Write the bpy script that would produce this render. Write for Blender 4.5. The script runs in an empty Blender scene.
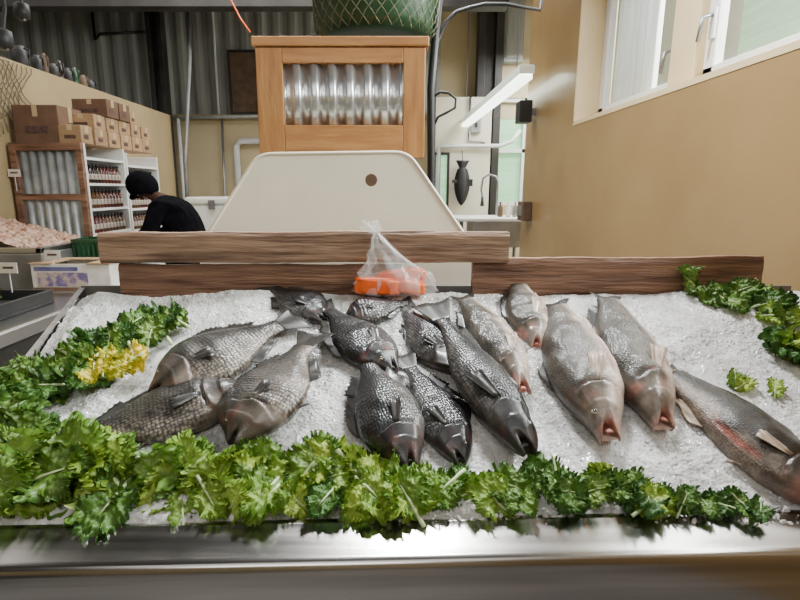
import bpy, bmesh, math, random
import numpy as np
from mathutils import Vector, Matrix, noise
random.seed(7); np.random.seed(7)
R=random.uniform
col=bpy.context.scene.collection
# ------------------------------------------------------------------ camera survey
F=520.0; TH=math.atan(110/520); CT,ST=math.cos(TH),math.sin(TH)
C=Vector((0,0,1.5)); CX=385.0
def ray(px,py):
    a=(px-CX)/F; b=(300-py)/F
    return Vector((a,CT+b*ST,-ST+b*CT))
def atY(px,py,Y):
    d=ray(px,py); return C+d*(Y/d.y)
def atX(px,py,X):
    d=ray(px,py); return C+d*(X/d.x)
def atZ(px,py,Z):
    d=ray(px,py); return C+d*((Z-C.z)/d.z)
TILT=math.radians(25)
BO=Vector((0,.99,.80)); BN=Vector((0,-math.sin(TILT),math.cos(TILT))); BS=Vector((0,math.cos(TILT),math.sin(TILT)))
def bed(px,py,off=0):
    d=ray(px,py); o=BO+BN*off
    return C+d*((o-C).dot(BN)/d.dot(BN))
# ------------------------------------------------------------------ materials
def newmat(name):
    m=bpy.data.materials.new(name); m.use_nodes=True
    return m,m.node_tree,m.node_tree.nodes['Principled BSDF']
def pbr(name,c1,c2=None,rough=.5,metal=0,scale=8,stretch=(1,1,1),bump=0,bscale=None,coat=0,emit=0,detail=5,ramp=(.35,.65),rvar=0,randhue=0,spec=.5):
    m,nt,b=newmat(name)
    b.inputs['Roughness'].default_value=rough; b.inputs['Metallic'].default_value=metal
    b.inputs['Specular IOR Level'].default_value=spec
    b.inputs['Coat Weight'].default_value=coat; b.inputs['Coat Roughness'].default_value=.12
    tc=nt.nodes.new('ShaderNodeTexCoord'); mp=nt.nodes.new('ShaderNodeMapping'); mp.inputs['Scale'].default_value=stretch
    nt.links.new(tc.outputs['Object'],mp.inputs['Vector'])
    n=nt.nodes.new('ShaderNodeTexNoise'); n.inputs['Scale'].default_value=scale; n.inputs['Detail'].default_value=detail
    nt.links.new(mp.outputs[0],n.inputs['Vector'])
    r=nt.nodes.new('ShaderNodeValToRGB'); r.color_ramp.elements[0].position=ramp[0]; r.color_ramp.elements[1].position=ramp[1]
    c2=c2 or tuple(x*.85 for x in c1)
    r.color_ramp.elements[0].color=(*c1,1); r.color_ramp.elements[1].color=(*c2,1)
    nt.links.new(n.outputs[0],r.inputs[0])
    out=r.outputs[0]
    if randhue:
        oi=nt.nodes.new('ShaderNodeObjectInfo'); hs=nt.nodes.new('ShaderNodeHueSaturation')
        mr=nt.nodes.new('ShaderNodeMapRange'); mr.inputs[3].default_value=1-randhue; mr.inputs[4].default_value=1+randhue
        nt.links.new(oi.outputs['Random'],mr.inputs[0]); nt.links.new(mr.outputs[0],hs.inputs['Value']); nt.links.new(out,hs.inputs['Color']); out=hs.outputs[0]
    nt.links.new(out,b.inputs['Base Color'])
    if emit:
        nt.links.new(out,b.inputs['Emission Color']); b.inputs['Emission Strength'].default_value=emit
    if rvar:
        mr=nt.nodes.new('ShaderNodeMapRange'); mr.inputs[3].default_value=max(0,rough-rvar); mr.inputs[4].default_value=rough+rvar
        nt.links.new(n.outputs[0],mr.inputs[0]); nt.links.new(mr.outputs[0],b.inputs['Roughness'])
    if bump:
        n2=nt.nodes.new('ShaderNodeTexNoise'); n2.inputs['Scale'].default_value=bscale or scale*3; n2.inputs['Detail'].default_value=4
        nt.links.new(mp.outputs[0],n2.inputs['Vector'])
        bp=nt.nodes.new('ShaderNodeBump'); bp.inputs['Strength'].default_value=bump; bp.inputs['Distance'].default_value=.01
        nt.links.new(n2.outputs[0],bp.inputs['Height']); nt.links.new(bp.outputs[0],b.inputs['Normal'])
    return m
M={}
M['wood_old']=pbr('wood_old',(.085,.042,.026),(.44,.28,.18),rough=.65,scale=3.2,stretch=(1,6,10),bump=.9,bscale=9,ramp=(.30,.74),detail=10)
M['wood_dark']=pbr('wood_dark',(.07,.029,.017),(.32,.17,.10),rough=.6,scale=3.2,stretch=(1,6,10),bump=.9,bscale=9,ramp=(.30,.76),detail=10)
M['pine']=pbr('pine',(.36,.15,.045),(.52,.26,.09),rough=.42,scale=4,stretch=(8,8,1.2),bump=.15,ramp=(.3,.7))
M['pine_h']=pbr('pine_h',(.36,.15,.045),(.52,.26,.09),rough=.42,scale=4,stretch=(1.2,8,8),bump=.15,ramp=(.3,.7))
M['cream_panel']=pbr('cream_panel',(.93,.87,.73),(.86,.79,.63),rough=.45,scale=6,bump=.08,ramp=(.3,.8))
M['galv']=pbr('galvanized',(.66,.68,.71),(.80,.82,.85),rough=.28,metal=.85,scale=12,bump=.05)
M['galv_grey']=pbr('galvanized_grey',(.24,.25,.25),(.36,.37,.37),rough=.45,metal=.3,scale=12,bump=.05)
M['steel']=pbr('stainless',(.34,.33,.31),(.50,.48,.46),rough=.22,metal=1,scale=2,stretch=(.4,14,14),bump=.02,bscale=8,rvar=.07,detail=6)
M['steel_side']=pbr('stainless_side',(.42,.42,.42),(.50,.50,.50),rough=.28,metal=1,scale=1.5)
M['steel_dull']=pbr('steel_dull',(.22,.22,.23),(.34,.35,.36),rough=.4,metal=.8,scale=4)
M['tan']=pbr('tan_paint',(.35,.228,.10),(.285,.18,.075),rough=.26,scale=1.5,bump=.15,bscale=14,ramp=(.3,.7),coat=.15)
M['tan_light']=pbr('tan_light',(.74,.58,.34),(.68,.52,.29),rough=.5,scale=2,bump=.06,bscale=20)
M['cream_wall']=pbr('cream_wall',(.60,.50,.31),(.52,.43,.26),rough=.55,scale=2,bump=.06,bscale=20)
M['tan_left']=pbr('tan_left',(.42,.32,.175),(.36,.27,.145),rough=.55,scale=2,bump=.06,bscale=20)
M['siding']=pbr('siding',(.38,.39,.36),(.26,.27,.25),rough=.5,scale=2,stretch=(4,1,.4),metal=.1)
M['siding_dark']=pbr('siding_dark',(.020,.018,.017),(.04,.037,.034),rough=.5,scale=3)
M['floor']=pbr('concrete',(.20,.19,.18),(.15,.14,.135),rough=.6,scale=2,bump=.1)
M['ceiling']=pbr('ceiling',(.10,.095,.09),(.07,.065,.06),rough=.8,scale=2)
M['white']=pbr('white_paint',(.80,.80,.77),(.74,.74,.71),rough=.45,scale=3)
M['cream_bright']=pbr('cream_bright',(.78,.74,.60),(.70,.65,.50),rough=.5,scale=2)
M['pvc']=pbr('pvc',(.75,.76,.76),(.65,.66,.66),rough=.35,scale=5)
M['black']=pbr('black',(.012,.012,.013),(.022,.022,.023),rough=.5,scale=6)
M['cloth']=pbr('black_cloth',(.003,.003,.004),(.006,.006,.008),rough=1,scale=20,bump=.3,bscale=30,spec=.05)
M['skin']=pbr('skin',(.075,.038,.025),(.06,.03,.02),rough=.7,scale=10,spec=.15)
M['card']=pbr('cardboard',(.38,.24,.13),(.32,.20,.105),rough=.75,scale=8,stretch=(1,1,4),randhue=.2)
M['card_d']=pbr('cardboard_dark',(.17,.095,.06),(.13,.07,.042),rough=.75,scale=8)
M['tape']=pbr('tape',(.55,.42,.25),rough=.3,scale=5)
M['ink']=pbr('ink',(.05,.03,.03),(.12,.06,.05),rough=.6,scale=30)
M['paper']=pbr('paper',(.74,.70,.64),(.58,.52,.44),rough=.6,scale=9)
M['sauce1']=pbr('sauce_red',(.10,.015,.01),(.06,.01,.008),rough=.15,scale=10)
M['sauce2']=pbr('sauce_brown',(.025,.012,.008),(.015,.008,.006),rough=.15,scale=10)
M['sauce3']=pbr('sauce_amber',(.10,.04,.012),(.07,.03,.01),rough=.15,scale=10)
M['lab1']=pbr('bottle_label',(.55,.52,.45),(.14,.06,.05),rough=.5,scale=60)
M['purple']=pbr('print_purple',(.08,.09,.24),(.18,.16,.30),rough=.5,scale=14)
M['fruit']=pbr('print_fruit',(.16,.12,.26),(.50,.38,.32),rough=.5,scale=22,ramp=(.42,.58))
M['green']=pbr('green_plastic',(.012,.045,.018),(.02,.07,.03),rough=.3,scale=6)
M['rope']=pbr('rope',(.16,.17,.10),(.09,.10,.06),rough=.8,scale=40)
M['net']=pbr('net_twine',(.20,.17,.12),(.12,.10,.07),rough=.8,scale=40)
M['orange']=pbr('salmon_flesh',(.80,.10,.012),(.86,.19,.035),rough=.3,scale=9,stretch=(1,2.5,1),coat=.4,bump=.12)
M['seafood']=pbr('seafood',(.30,.13,.08),(.50,.36,.26),rough=.35,scale=45,bump=.8,bscale=40)
M['diffuser']=pbr('lamp_diffuser',(.92,1,.90),(.92,1,.90),emit=5)
M['lamp_body']=pbr('lamp_body',(.85,.90,.80),(.85,.90,.80),emit=.4)
M['day']=pbr('daylight_glow',(.34,.62,.37),(.26,.52,.29),rough=.6,scale=3,stretch=(.2,.2,8),emit=1.0)  # emission puts daylight into the siding and window pane colour
M['curtain']=pbr('curtain',(.75,.78,.76),(.6,.64,.62),rough=.6,scale=6,stretch=(8,8,.5),emit=.3)  # slight emission stands in for window light through the cloth
M['brown']=pbr('brown_hide',(.10,.06,.04),(.16,.10,.06),rough=.7,scale=8)
M['eye_ring']=pbr('eye_ring',(.40,.33,.22),(.25,.2,.14),rough=.1,scale=100,coat=1)
M['pupil']=pbr('pupil',(.006,.006,.008),rough=.05,scale=10,coat=1)
def glassmat(name,colr=(.95,.97,.97),alpha=.22,rough=.08,bs=25):
    m,nt,b=newmat(name); b.inputs['Base Color'].default_value=(*colr,1); b.inputs['Roughness'].default_value=rough
    out=nt.nodes['Material Output']; tr=nt.nodes.new('ShaderNodeBsdfTransparent'); mx=nt.nodes.new('ShaderNodeMixShader')
    n=nt.nodes.new('ShaderNodeTexNoise'); n.inputs['Scale'].default_value=bs
    tc=nt.nodes.new('ShaderNodeTexCoord'); nt.links.new(tc.outputs['Object'],n.inputs['Vector'])
    bp=nt.nodes.new('ShaderNodeBump'); bp.inputs['Strength'].default_value=.5; bp.inputs['Distance'].default_value=.01
    nt.links.new(n.outputs[0],bp.inputs['Height']); nt.links.new(bp.outputs[0],b.inputs['Normal'])
    mx.inputs[0].default_value=alpha
    nt.links.new(tr.outputs[0],mx.inputs[1]); nt.links.new(b.outputs[0],mx.inputs[2]); nt.links.new(mx.outputs[0],out.inputs[0])
    return m
M['plastic_bag']=glassmat('clear_bag',alpha=.24,rough=.06)
M['glass']=glassmat('window_glass',alpha=.08,rough=.03,bs=1)
def icemat():
    m,nt,b=newmat('crushed_ice_mat')
    tc=nt.nodes.new('ShaderNodeTexCoord')
    v=nt.nodes.new('ShaderNodeTexVoronoi'); v.inputs['Scale'].default_value=125
    n=nt.nodes.new('ShaderNodeTexNoise'); n.inputs['Scale'].default_value=6; n.inputs['Detail'].default_value=10; n.inputs['Roughness'].default_value=.7
    n2=nt.nodes.new('ShaderNodeTexNoise'); n2.inputs['Scale'].default_value=3.2; n2.inputs['Detail'].default_value=3
    for x in (v,n,n2): nt.links.new(tc.outputs['Object'],x.inputs['Vector'])
    r=nt.nodes.new('ShaderNodeValToRGB'); r.color_ramp.elements[0].position=.33; r.color_ramp.elements[1].position=.60
    r.color_ramp.elements[0].color=(.47,.465,.455,1); r.color_ramp.elements[1].color=(.96,.955,.945,1)
    mix=nt.nodes.new('ShaderNodeMixRGB'); mix.blend_type='MULTIPLY'; mix.inputs[0].default_value=.32
    sep=nt.nodes.new('ShaderNodeSeparateColor'); nt.links.new(v.outputs['Color'],sep.inputs[0])
    mr=nt.nodes.new('ShaderNodeMapRange'); mr.inputs[3].default_value=.45; mr.inputs[4].default_value=1.15; nt.links.new(sep.outputs[0],mr.inputs[0])
    nt.links.new(n.outputs[0],r.inputs[0]); nt.links.new(r.outputs[0],mix.inputs[1]); nt.links.new(mr.outputs[0],mix.inputs[2])
    nt.links.new(mix.outputs[0],b.inputs['Base Color'])
    b.inputs['Roughness'].default_value=.04; b.inputs['IOR'].default_value=1.5; b.inputs['Transmission Weight'].default_value=.2
    b.inputs['Subsurface Weight'].default_value=.35; b.inputs['Subsurface Scale'].default_value=.02; b.inputs['Subsurface Radius'].default_value=(1,1,1)
    bp=nt.nodes.new('ShaderNodeBump'); bp.inputs['Distance'].default_value=.005
    ms=nt.nodes.new('ShaderNodeMapRange'); ms.inputs[1].default_value=.38; ms.inputs[2].default_value=.6; ms.inputs[3].default_value=.12; ms.inputs[4].default_value=.8; nt.links.new(n2.outputs[0],ms.inputs[0]); nt.links.new(ms.outputs[0],bp.inputs['Strength'])
    nt.links.new(v.outputs['Distance'],bp.inputs['Height']); nt.links.new(bp.outputs[0],b.inputs['Normal'])
    return m
M['ice']=icemat()
def fishmat(name,scale,amt,rough=.4,rand=.5,bstr=.5):
    m,nt,b=newmat(name)
    at=nt.nodes.new('ShaderNodeAttribute'); at.attribute_name='Col'
    tc=nt.nodes.new('ShaderNodeTexCoord'); mp=nt.nodes.new('ShaderNodeMapping'); mp.inputs['Scale'].default_value=(.8,1.1,.6)
    nt.links.new(tc.outputs['Object'],mp.inputs[0])
    v=nt.nodes.new('ShaderNodeTexVoronoi'); v.inputs['Scale'].default_value=scale; v.inputs['Randomness'].default_value=rand
    nt.links.new(mp.outputs[0],v.inputs['Vector'])
    n=nt.nodes.new('ShaderNodeTexNoise'); n.inputs['Scale'].default_value=16; n.inputs['Detail'].default_value=8; n.inputs['Roughness'].default_value=.72; nt.links.new(tc.outputs['Object'],n.inputs['Vector'])
    n3=nt.nodes.new('ShaderNodeTexNoise'); n3.inputs['Scale'].default_value=9; n3.inputs['Detail'].default_value=2; nt.links.new(tc.outputs['Object'],n3.inputs['Vector'])
    mr=nt.nodes.new('ShaderNodeMapRange'); mr.inputs[1].default_value=.1; mr.inputs[2].default_value=.65; mr.inputs[3].default_value=1+amt*.9; mr.inputs[4].default_value=1-amt
    nt.links.new(v.outputs['Distance'],mr.inputs[0])
    fa=nt.nodes.new('ShaderNodeMapRange'); fa.inputs[1].default_value=.36; fa.inputs[2].default_value=.56; nt.links.new(n3.outputs[0],fa.inputs[0])
    fm=nt.nodes.new('ShaderNodeMath'); fm.operation='MULTIPLY'; nt.links.new(fa.outputs[0],fm.inputs[0]); nt.links.new(at.outputs['Alpha'],fm.inputs[1])
    mr2=nt.nodes.new('ShaderNodeMapRange'); mr2.inputs[1].default_value=.3; mr2.inputs[2].default_value=.7; mr2.inputs[3].default_value=.25; mr2.inputs[4].default_value=1.75; nt.links.new(n.outputs[0],mr2.inputs[0])
    mu=nt.nodes.new('ShaderNodeMath'); mu.operation='MULTIPLY'
    m1=nt.nodes.new('ShaderNodeMix'); m1.data_type='FLOAT'; m1.inputs[2].default_value=1
    nt.links.new(fm.outputs[0],m1.inputs[0]); nt.links.new(mr.outputs[0],m1.inputs[3])
    nt.links.new(m1.outputs[0],mu.inputs[0]); nt.links.new(mr2.outputs[0],mu.inputs[1])
    vm=nt.nodes.new('ShaderNodeVectorMath'); vm.operation='SCALE'; nt.links.new(at.outputs['Color'],vm.inputs[0]); nt.links.new(mu.outputs[0],vm.inputs['Scale'])
    nt.links.new(vm.outputs[0],b.inputs['Base Color'])
    b.inputs['Specular IOR Level'].default_value=.28
    b.inputs['Coat Weight'].default_value=.5; b.inputs['Coat Roughness'].default_value=.05
    mrr=nt.nodes.new('ShaderNodeMapRange'); mrr.inputs[3].default_value=rough-.12; mrr.inputs[4].default_value=rough+.2; nt.links.new(n.outputs[0],mrr.inputs[0]); nt.links.new(mrr.outputs[0],b.inputs['Roughness'])
    bp=nt.nodes.new('ShaderNodeBump'); bp.inputs['Strength'].default_value=bstr; bp.inputs['Distance'].default_value=.003; bp.invert=True
    mb=nt.nodes.new('ShaderNodeMath'); mb.operation='MULTIPLY'; nt.links.new(v.outputs['Distance'],mb.inputs[0]); nt.links.new(at.outputs['Alpha'],mb.inputs[1])
    ad=nt.nodes.new('ShaderNodeMath'); ad.operation='ADD'; nt.links.new(mb.outputs[0],ad.inputs[0]); nt.links.new(n.outputs[0],ad.inputs[1])
    nt.links.new(ad.outputs[0],bp.inputs['Height']); nt.links.new(bp.outputs[0],b.inputs['Normal']); nt.links.new(bp.outputs[0],b.inputs['Coat Normal'])
    return m
M['scaly']=fishmat('scaly_skin',125,.8,.40,.45,.6)
M['fine']=fishmat('fine_scale_skin',230,.34,.36,.6,.45)
M['fin_dark']=pbr('fin_dark',(.012,.011,.010),(.035,.032,.028),rough=.4,scale=30,stretch=(1,4,1),coat=.2,spec=.3)
M['fin_pale']=pbr('fin_pale',(.20,.14,.10),(.46,.34,.24),rough=.45,scale=30,stretch=(1,4,1),coat=.3)
M['mouth_red']=pbr('mouth_flesh',(.50,.10,.075),(.66,.30,.23),rough=.35,scale=60,coat=.5)
def kalemat(name,dark,light,tip):
    m,nt,b=newmat(name)
    at=nt.nodes.new('ShaderNodeAttribute'); at.attribute_name='Col'
    r=nt.nodes.new('ShaderNodeValToRGB'); e=r.color_ramp.elements
    e[0].position=0; e[0].color=(*tip,1); e[1].position=1; e[1].color=(*light,1)
    x=e.new(.35); x.color=(*dark,1)
    tc=nt.nodes.new('ShaderNodeTexCoord'); n=nt.nodes.new('ShaderNodeTexNoise'); n.inputs['Scale'].default_value=35; n.inputs['Detail'].default_value=5
    nt.links.new(tc.outputs['Object'],n.inputs['Vector'])
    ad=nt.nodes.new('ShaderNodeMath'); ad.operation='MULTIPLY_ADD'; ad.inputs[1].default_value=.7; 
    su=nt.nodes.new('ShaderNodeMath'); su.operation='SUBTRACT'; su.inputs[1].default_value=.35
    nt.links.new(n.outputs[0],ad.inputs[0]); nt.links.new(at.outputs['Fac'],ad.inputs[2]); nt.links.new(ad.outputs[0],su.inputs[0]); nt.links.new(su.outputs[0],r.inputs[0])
    oi=nt.nodes.new('ShaderNodeObjectInfo'); hs=nt.nodes.new('ShaderNodeHueSaturation')
    mr=nt.nodes.new('ShaderNodeMapRange'); mr.inputs[3].default_value=.65; mr.inputs[4].default_value=1.45; nt.links.new(oi.outputs['Random'],mr.inputs[0])
    mh=nt.nodes.new('ShaderNodeMapRange'); mh.inputs[3].default_value=.51; mh.inputs[4].default_value=.46; nt.links.new(oi.outputs['Random'],mh.inputs[0])
    nt.links.new(r.outputs[0],hs.inputs['Color']); nt.links.new(mr.outputs[0],hs.inputs['Value']); nt.links.new(mh.outputs[0],hs.inputs['Hue'])
    nt.links.new(hs.outputs[0],b.inputs['Base Color']); b.inputs['Roughness'].default_value=.42
    tl=nt.nodes.new('ShaderNodeBsdfTranslucent'); nt.links.new(hs.outputs[0],tl.inputs[0]); mx=nt.nodes.new('ShaderNodeMixShader'); mx.inputs[0].default_value=.25
    nt.links.new(b.outputs[0],mx.inputs[1]); nt.links.new(tl.outputs[0],mx.inputs[2]); nt.links.new(mx.outputs[0],nt.nodes['Material Output'].inputs[0])
    bp=nt.nodes.new('ShaderNodeBump'); bp.inputs['Strength'].default_value=.6; bp.inputs['Distance'].default_value=.004
    nt.links.new(n.outputs[0],bp.inputs['Height']); nt.links.new(bp.outputs[0],b.inputs['Normal'])
    return m
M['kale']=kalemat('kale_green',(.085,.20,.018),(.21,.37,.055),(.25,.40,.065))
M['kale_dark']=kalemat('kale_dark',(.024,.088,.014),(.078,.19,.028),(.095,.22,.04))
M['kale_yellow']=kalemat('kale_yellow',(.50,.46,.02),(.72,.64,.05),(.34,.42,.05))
M['stem']=pbr('kale_stem',(.44,.56,.26),(.58,.66,.40),rough=.4,scale=30)
# ------------------------------------------------------------------ geometry helpers
def boxg(lo,hi):
    x0,y0,z0=lo; x1,y1,z1=hi
    v=[(x0,y0,z0),(x1,y0,z0),(x1,y1,z0),(x0,y1,z0),(x0,y0,z1),(x1,y0,z1),(x1,y1,z1),(x0,y1,z1)]
    return v,[(0,3,2,1),(4,5,6,7),(0,1,5,4),(1,2,6,5),(2,3,7,6),(3,0,4,7)]
def merge(*gs):
    V=[];Fc=[]
    for v,f in gs:
        o=len(V); V+=[tuple(p) for p in v]; Fc+=[tuple(i+o for i in q) for q in f]
    return V,Fc
def tubeg(pts,r,n=10,closed=False):
    pts=[Vector(p) for p in pts]; V=[];Fc=[]
    rs=r if isinstance(r,(list,tuple)) else [r]*len(pts)
    pn=None
    for i,p in enumerate(pts):
        a=pts[max(i-1,0)]; b=pts[min(i+1,len(pts)-1)]; t=(b-a).normalized()
        if pn is None:
            pn=t.orthogonal().normalized()
        pn=(pn-t*pn.dot(t)).normalized(); bn=t.cross(pn)
        for k in range(n):
            an=2*math.pi*k/n; V.append(tuple(p+(pn*math.cos(an)+bn*math.sin(an))*rs[i]))
    for i in range(len(pts)-1):
        for k in range(n):
            Fc.append((i*n+k,i*n+(k+1)%n,(i+1)*n+(k+1)%n,(i+1)*n+k))
    Fc.append(tuple(range(n))[::-1]); Fc.append(tuple((len(pts)-1)*n+k for k in range(n)))
    return V,Fc
def lathe(prof,n=20,c=(0,0,0)):
    V=[];Fc=[]
    for r,z in prof:
        for k in range(n):
            a=2*math.pi*k/n; V.append((c[0]+r*math.cos(a),c[1]+r*math.sin(a),c[2]+z))
    for i in range(len(prof)-1):
        for k in range(n): Fc.append((i*n+k,i*n+(k+1)%n,(i+1)*n+(k+1)%n,(i+1)*n+k))
    Fc.append(tuple(range(n))[::-1]); Fc.append(tuple((len(prof)-1)*n+k for k in range(n)))
    return V,Fc
def extrude_x(prof,x0,x1,sh0=0,sh1=0,seg=1):
    V=[];Fc=[]; n=len(prof)
    for s in range(seg+1):
        f=s/seg
        for y,z in prof: V.append((x0+(x1-x0)*f,y+sh0+(sh1-sh0)*f,z))
    for s in range(seg):
        for k in range(n): Fc.append((s*n+k,s*n+(k+1)%n,(s+1)*n+(k+1)%n,(s+1)*n+k))
    Fc.append(tuple(range(n))[::-1]); Fc.append(tuple(seg*n+k for k in range(n)))
    return V,Fc
def add(name,g,mat,parent=None,smooth=False,bevel=0,sub=0,solid=0,midx=None,local=False):
    me=bpy.data.meshes.new(name); me.from_pydata([tuple(v) for v in g[0]],[],[tuple(f) for f in g[1]]); me.update()
    for mm in (mat if isinstance(mat,list) else [mat]): me.materials.append(M[mm] if isinstance(mm,str) else mm)
    if midx: me.polygons.foreach_set('material_index',midx)
    if smooth: me.polygons.foreach_set('use_smooth',[True]*len(me.polygons))
    bm=bmesh.new(); bm.from_mesh(me); bmesh.ops.recalc_face_normals(bm,faces=bm.faces); bm.to_mesh(me); bm.free()
    o=bpy.data.objects.new(name,me); col.objects.link(o)
    if parent:
        o.parent=parent
        if not local: o.matrix_parent_inverse=parent.matrix_basis.inverted()
    if solid: md=o.modifiers.new('solid','SOLIDIFY'); md.thickness=solid; md.offset=0
    if bevel: md=o.modifiers.new('bevel','BEVEL'); md.width=bevel; md.segments=2; md.limit_method='ANGLE'
    if sub: md=o.modifiers.new('sub','SUBSURF'); md.levels=sub; md.render_levels=sub
    return o
def top(o,label,cat,group=None,kind=None):
    o['label']=label; o['category']=cat
    if group:o['group']=group
    if kind:o['kind']=kind
    return o
def root(name,loc,label,cat,group=None):
    o=bpy.data.objects.new(name,None); o.location=loc; o.empty_display_size=.1; col.objects.link(o)
    o.matrix_basis=Matrix.Translation(Vector(loc))
    return top(o,label,cat,group)
def struct(name,g,mat,**k):
    o=add(name,g,mat,**k); o['kind']='structure'; return o
def corr(x0,x1,z0,z1,y,amp,period,axis='x',n=8):
    V=[];Fc=[]; steps=max(2,int((x1-x0)/period*n))
    for i in range(steps+1):
        x=x0+(x1-x0)*i/steps; d=amp*math.sin(2*math.pi*(x-x0)/period)
        d=max(-amp*.7,min(amp*.7,d*1.3))
        for z in (z0,z1): V.append((x,y+d,z) if axis=='x' else (y+d,x,z))
    for i in range(steps): Fc.append((2*i,2*i+2,2*i+3,2*i+1))
    return V,Fc
# ------------------------------------------------------------------ room
struct('floor',boxg((-6.2,-4.2,-.1),(4.2,9.3,0)),'floor')
struct('ceiling',boxg((-6.2,-4.2,5.2),(4.2,9.3,5.3)),'ceiling')
wr=struct('wall_right',merge(boxg((1.45,-4,0),(1.72,5.6,2.011)),boxg((1.45,4.195,2.011),(1.72,5.6,5.2)),boxg((1.45,-4,3.3),(1.72,4.195,5.2)),boxg((1.45,-4,2.011),(1.72,.2,3.3))),'tan')
struct('trim_1',merge(boxg((1.447,4.175,2.0),(1.70,4.197,3.3)),boxg((1.447,.2,1.985),(1.70,4.2,2.014))),'tan_light')
struct('wall_left',boxg((-3.15,-4,0),(-3.0,7.63,2.52)),'tan_left')
struct('wall_outer',boxg((-6.2,-4.2,0),(-6.1,9.3,5.2)),'siding')
struct('reflection_wall',boxg((-6.2,-4.3,0),(4.2,-4.2,5.2)),'tan_left')  # unseen wall added behind the camera to tone reflections in the steel
struct('wall_side',boxg((4.1,5.5,0),(4.2,9.3,5.2)),'white')
struct('wall_side_return',boxg((1.72,5.5,0),(4.1,5.6,5.2)),'tan_left')
q0=atY(489,98,9.0); q1=atY(523,205,9.0)
wx0,wx1,wz0,wz1=q0.x,q1.x,q1.z,q0.z
zc=atY(300,118,9).z
struct('wall_back',merge(boxg((-6.2,9,0),(wx0,9.15,zc)),boxg((wx1,9,0),(4.2,9.15,zc)),boxg((wx0,9,0),(wx1,9.15,wz0)),boxg((wx0,9,wz1),(wx1,9.15,5.2)),boxg((-6.2,9.1,zc),(4.2,9.16,5.2))),'cream_wall')
g=corr(-6.1,.9,zc,5.2,9.05,.03,.26)
struct('wall_back_siding',g,'siding')
struct('trim_2',boxg((-6.1,8.94,zc-.04),(.9,9.02,zc+.05)),'tan_left')
struct('trim_3',boxg((-6.1,6.9,atY(300,9,7).z),(1.5,7.1,5.0)),'siding_dark')
struct('wall_rear_cream',boxg((atY(437,62,8.6).x,8.6,0),(wx0-.02,8.7,atY(437,97,8.6).z)),'cream_bright')
struct('window_2',merge(boxg((wx0,9.02,wz0),(wx0+.06,9.1,wz1)),boxg((wx1-.06,9.02,wz0),(wx1,9.1,wz1)),boxg((wx0,9.02,wz0),(wx1,9.1,wz0+.06)),boxg((wx0,9.02,(wz0+wz1)/2),(wx1,9.1,(wz0+wz1)/2+.06)),boxg((wx0,9.02,wz1-.06),(wx1,9.1,wz1))),'white')
struct('window_2_pane',boxg((wx0,9.11,wz0),(wx1,9.12,wz1)),'day')
def post(px0,px1,Y,depth=.2):
    p=atY(px0,60,Y); q=atY(px1,60,Y)
    w=q.x-p.x
    return merge(boxg((p.x,Y,0),(p.x+w*.3,Y+depth,5.18)),boxg((p.x+w*.3,Y+depth*.4,0),(p.x+w*.7,Y+depth*.6,5.18)),boxg((p.x+w*.7,Y,0),(q.x,Y+depth,5.18)))
for i,(x0,x1,Y) in enumerate([(148,163,8.6),(478,503,8.75)]):
    o=add('steel_column',post(x0,x1,Y),'siding_dark',bevel=.006); top(o,'tall dark painted steel column standing against the rear wall','column','steel columns')
p=atY(506,0,8.8); q=atY(523,62,8.8)
o=add('duct_box',merge(boxg((p.x,8.8,q.z),(q.x,9.0,5.19)),boxg((p.x+.03,8.78,q.z+.05),(q.x-.03,8.8,p.z+.4))),'siding',bevel=.01); top(o,'grey metal duct box mounted beside the dark column','duct box')
# ------------------------------------------------------------------ right window
WX=1.62
def winframe(n,y0,y1,mid=None):
    z0,z1=2.02,3.29;t=.085
    g=[boxg((WX,y0,z0),(WX+.05,y0+t,z1)),boxg((WX,y1-t,z0),(WX+.05,y1,z1)),boxg((WX,y0,z0),(WX+.05,y1,z0+t)),boxg((WX,y0,z1-t),(WX+.05,y1,z1))]
    if mid: g.append(boxg((WX+.01,mid-.035,z0),(WX+.045,mid+.035,z1)))
    struct('window_%d'%n,merge(*g),'white',bevel=.006)
    struct('window_%d_glass'%n,boxg((WX+.02,y0+t,z0+t),(WX+.026,y1-t,z1-t)),'glass')
winframe(1,3.08,4.17,3.42); winframe(3,.25,2.84)
struct('trim_4',boxg((WX-.05,2.84,2.015),(WX+.06,3.08,3.29)),'tan_light',bevel=.006)
for (yy,zz) in ((3.12,2.22),(2.78,2.30)):
    h=root('window_latch',(WX-.03,yy,zz),'small pale metal latch handle on the window frame','latch','window latches')
    add('plate',boxg((WX-.015,yy-.02,zz-.07),(WX,yy+.02,zz+.07)),'pvc',h,bevel=.004); add('handle',tubeg([(WX-.015,yy,zz+.04),(WX-.06,yy,zz+.03),(WX-.07,yy+.01,zz-.08)],.01),'steel_dull',h,smooth=True)
g=corr(3.5,4.1,2.07,3.28,WX+.09,.02,.09,'y'); o=add('curtain',g,'curtain',smooth=True,solid=.002); top(o,'pale pleated curtain hanging behind the window glass','curtain')
struct('wall_neighbour',boxg((3.4,-2,0),(3.5,5.4,4.5)),'day')
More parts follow.
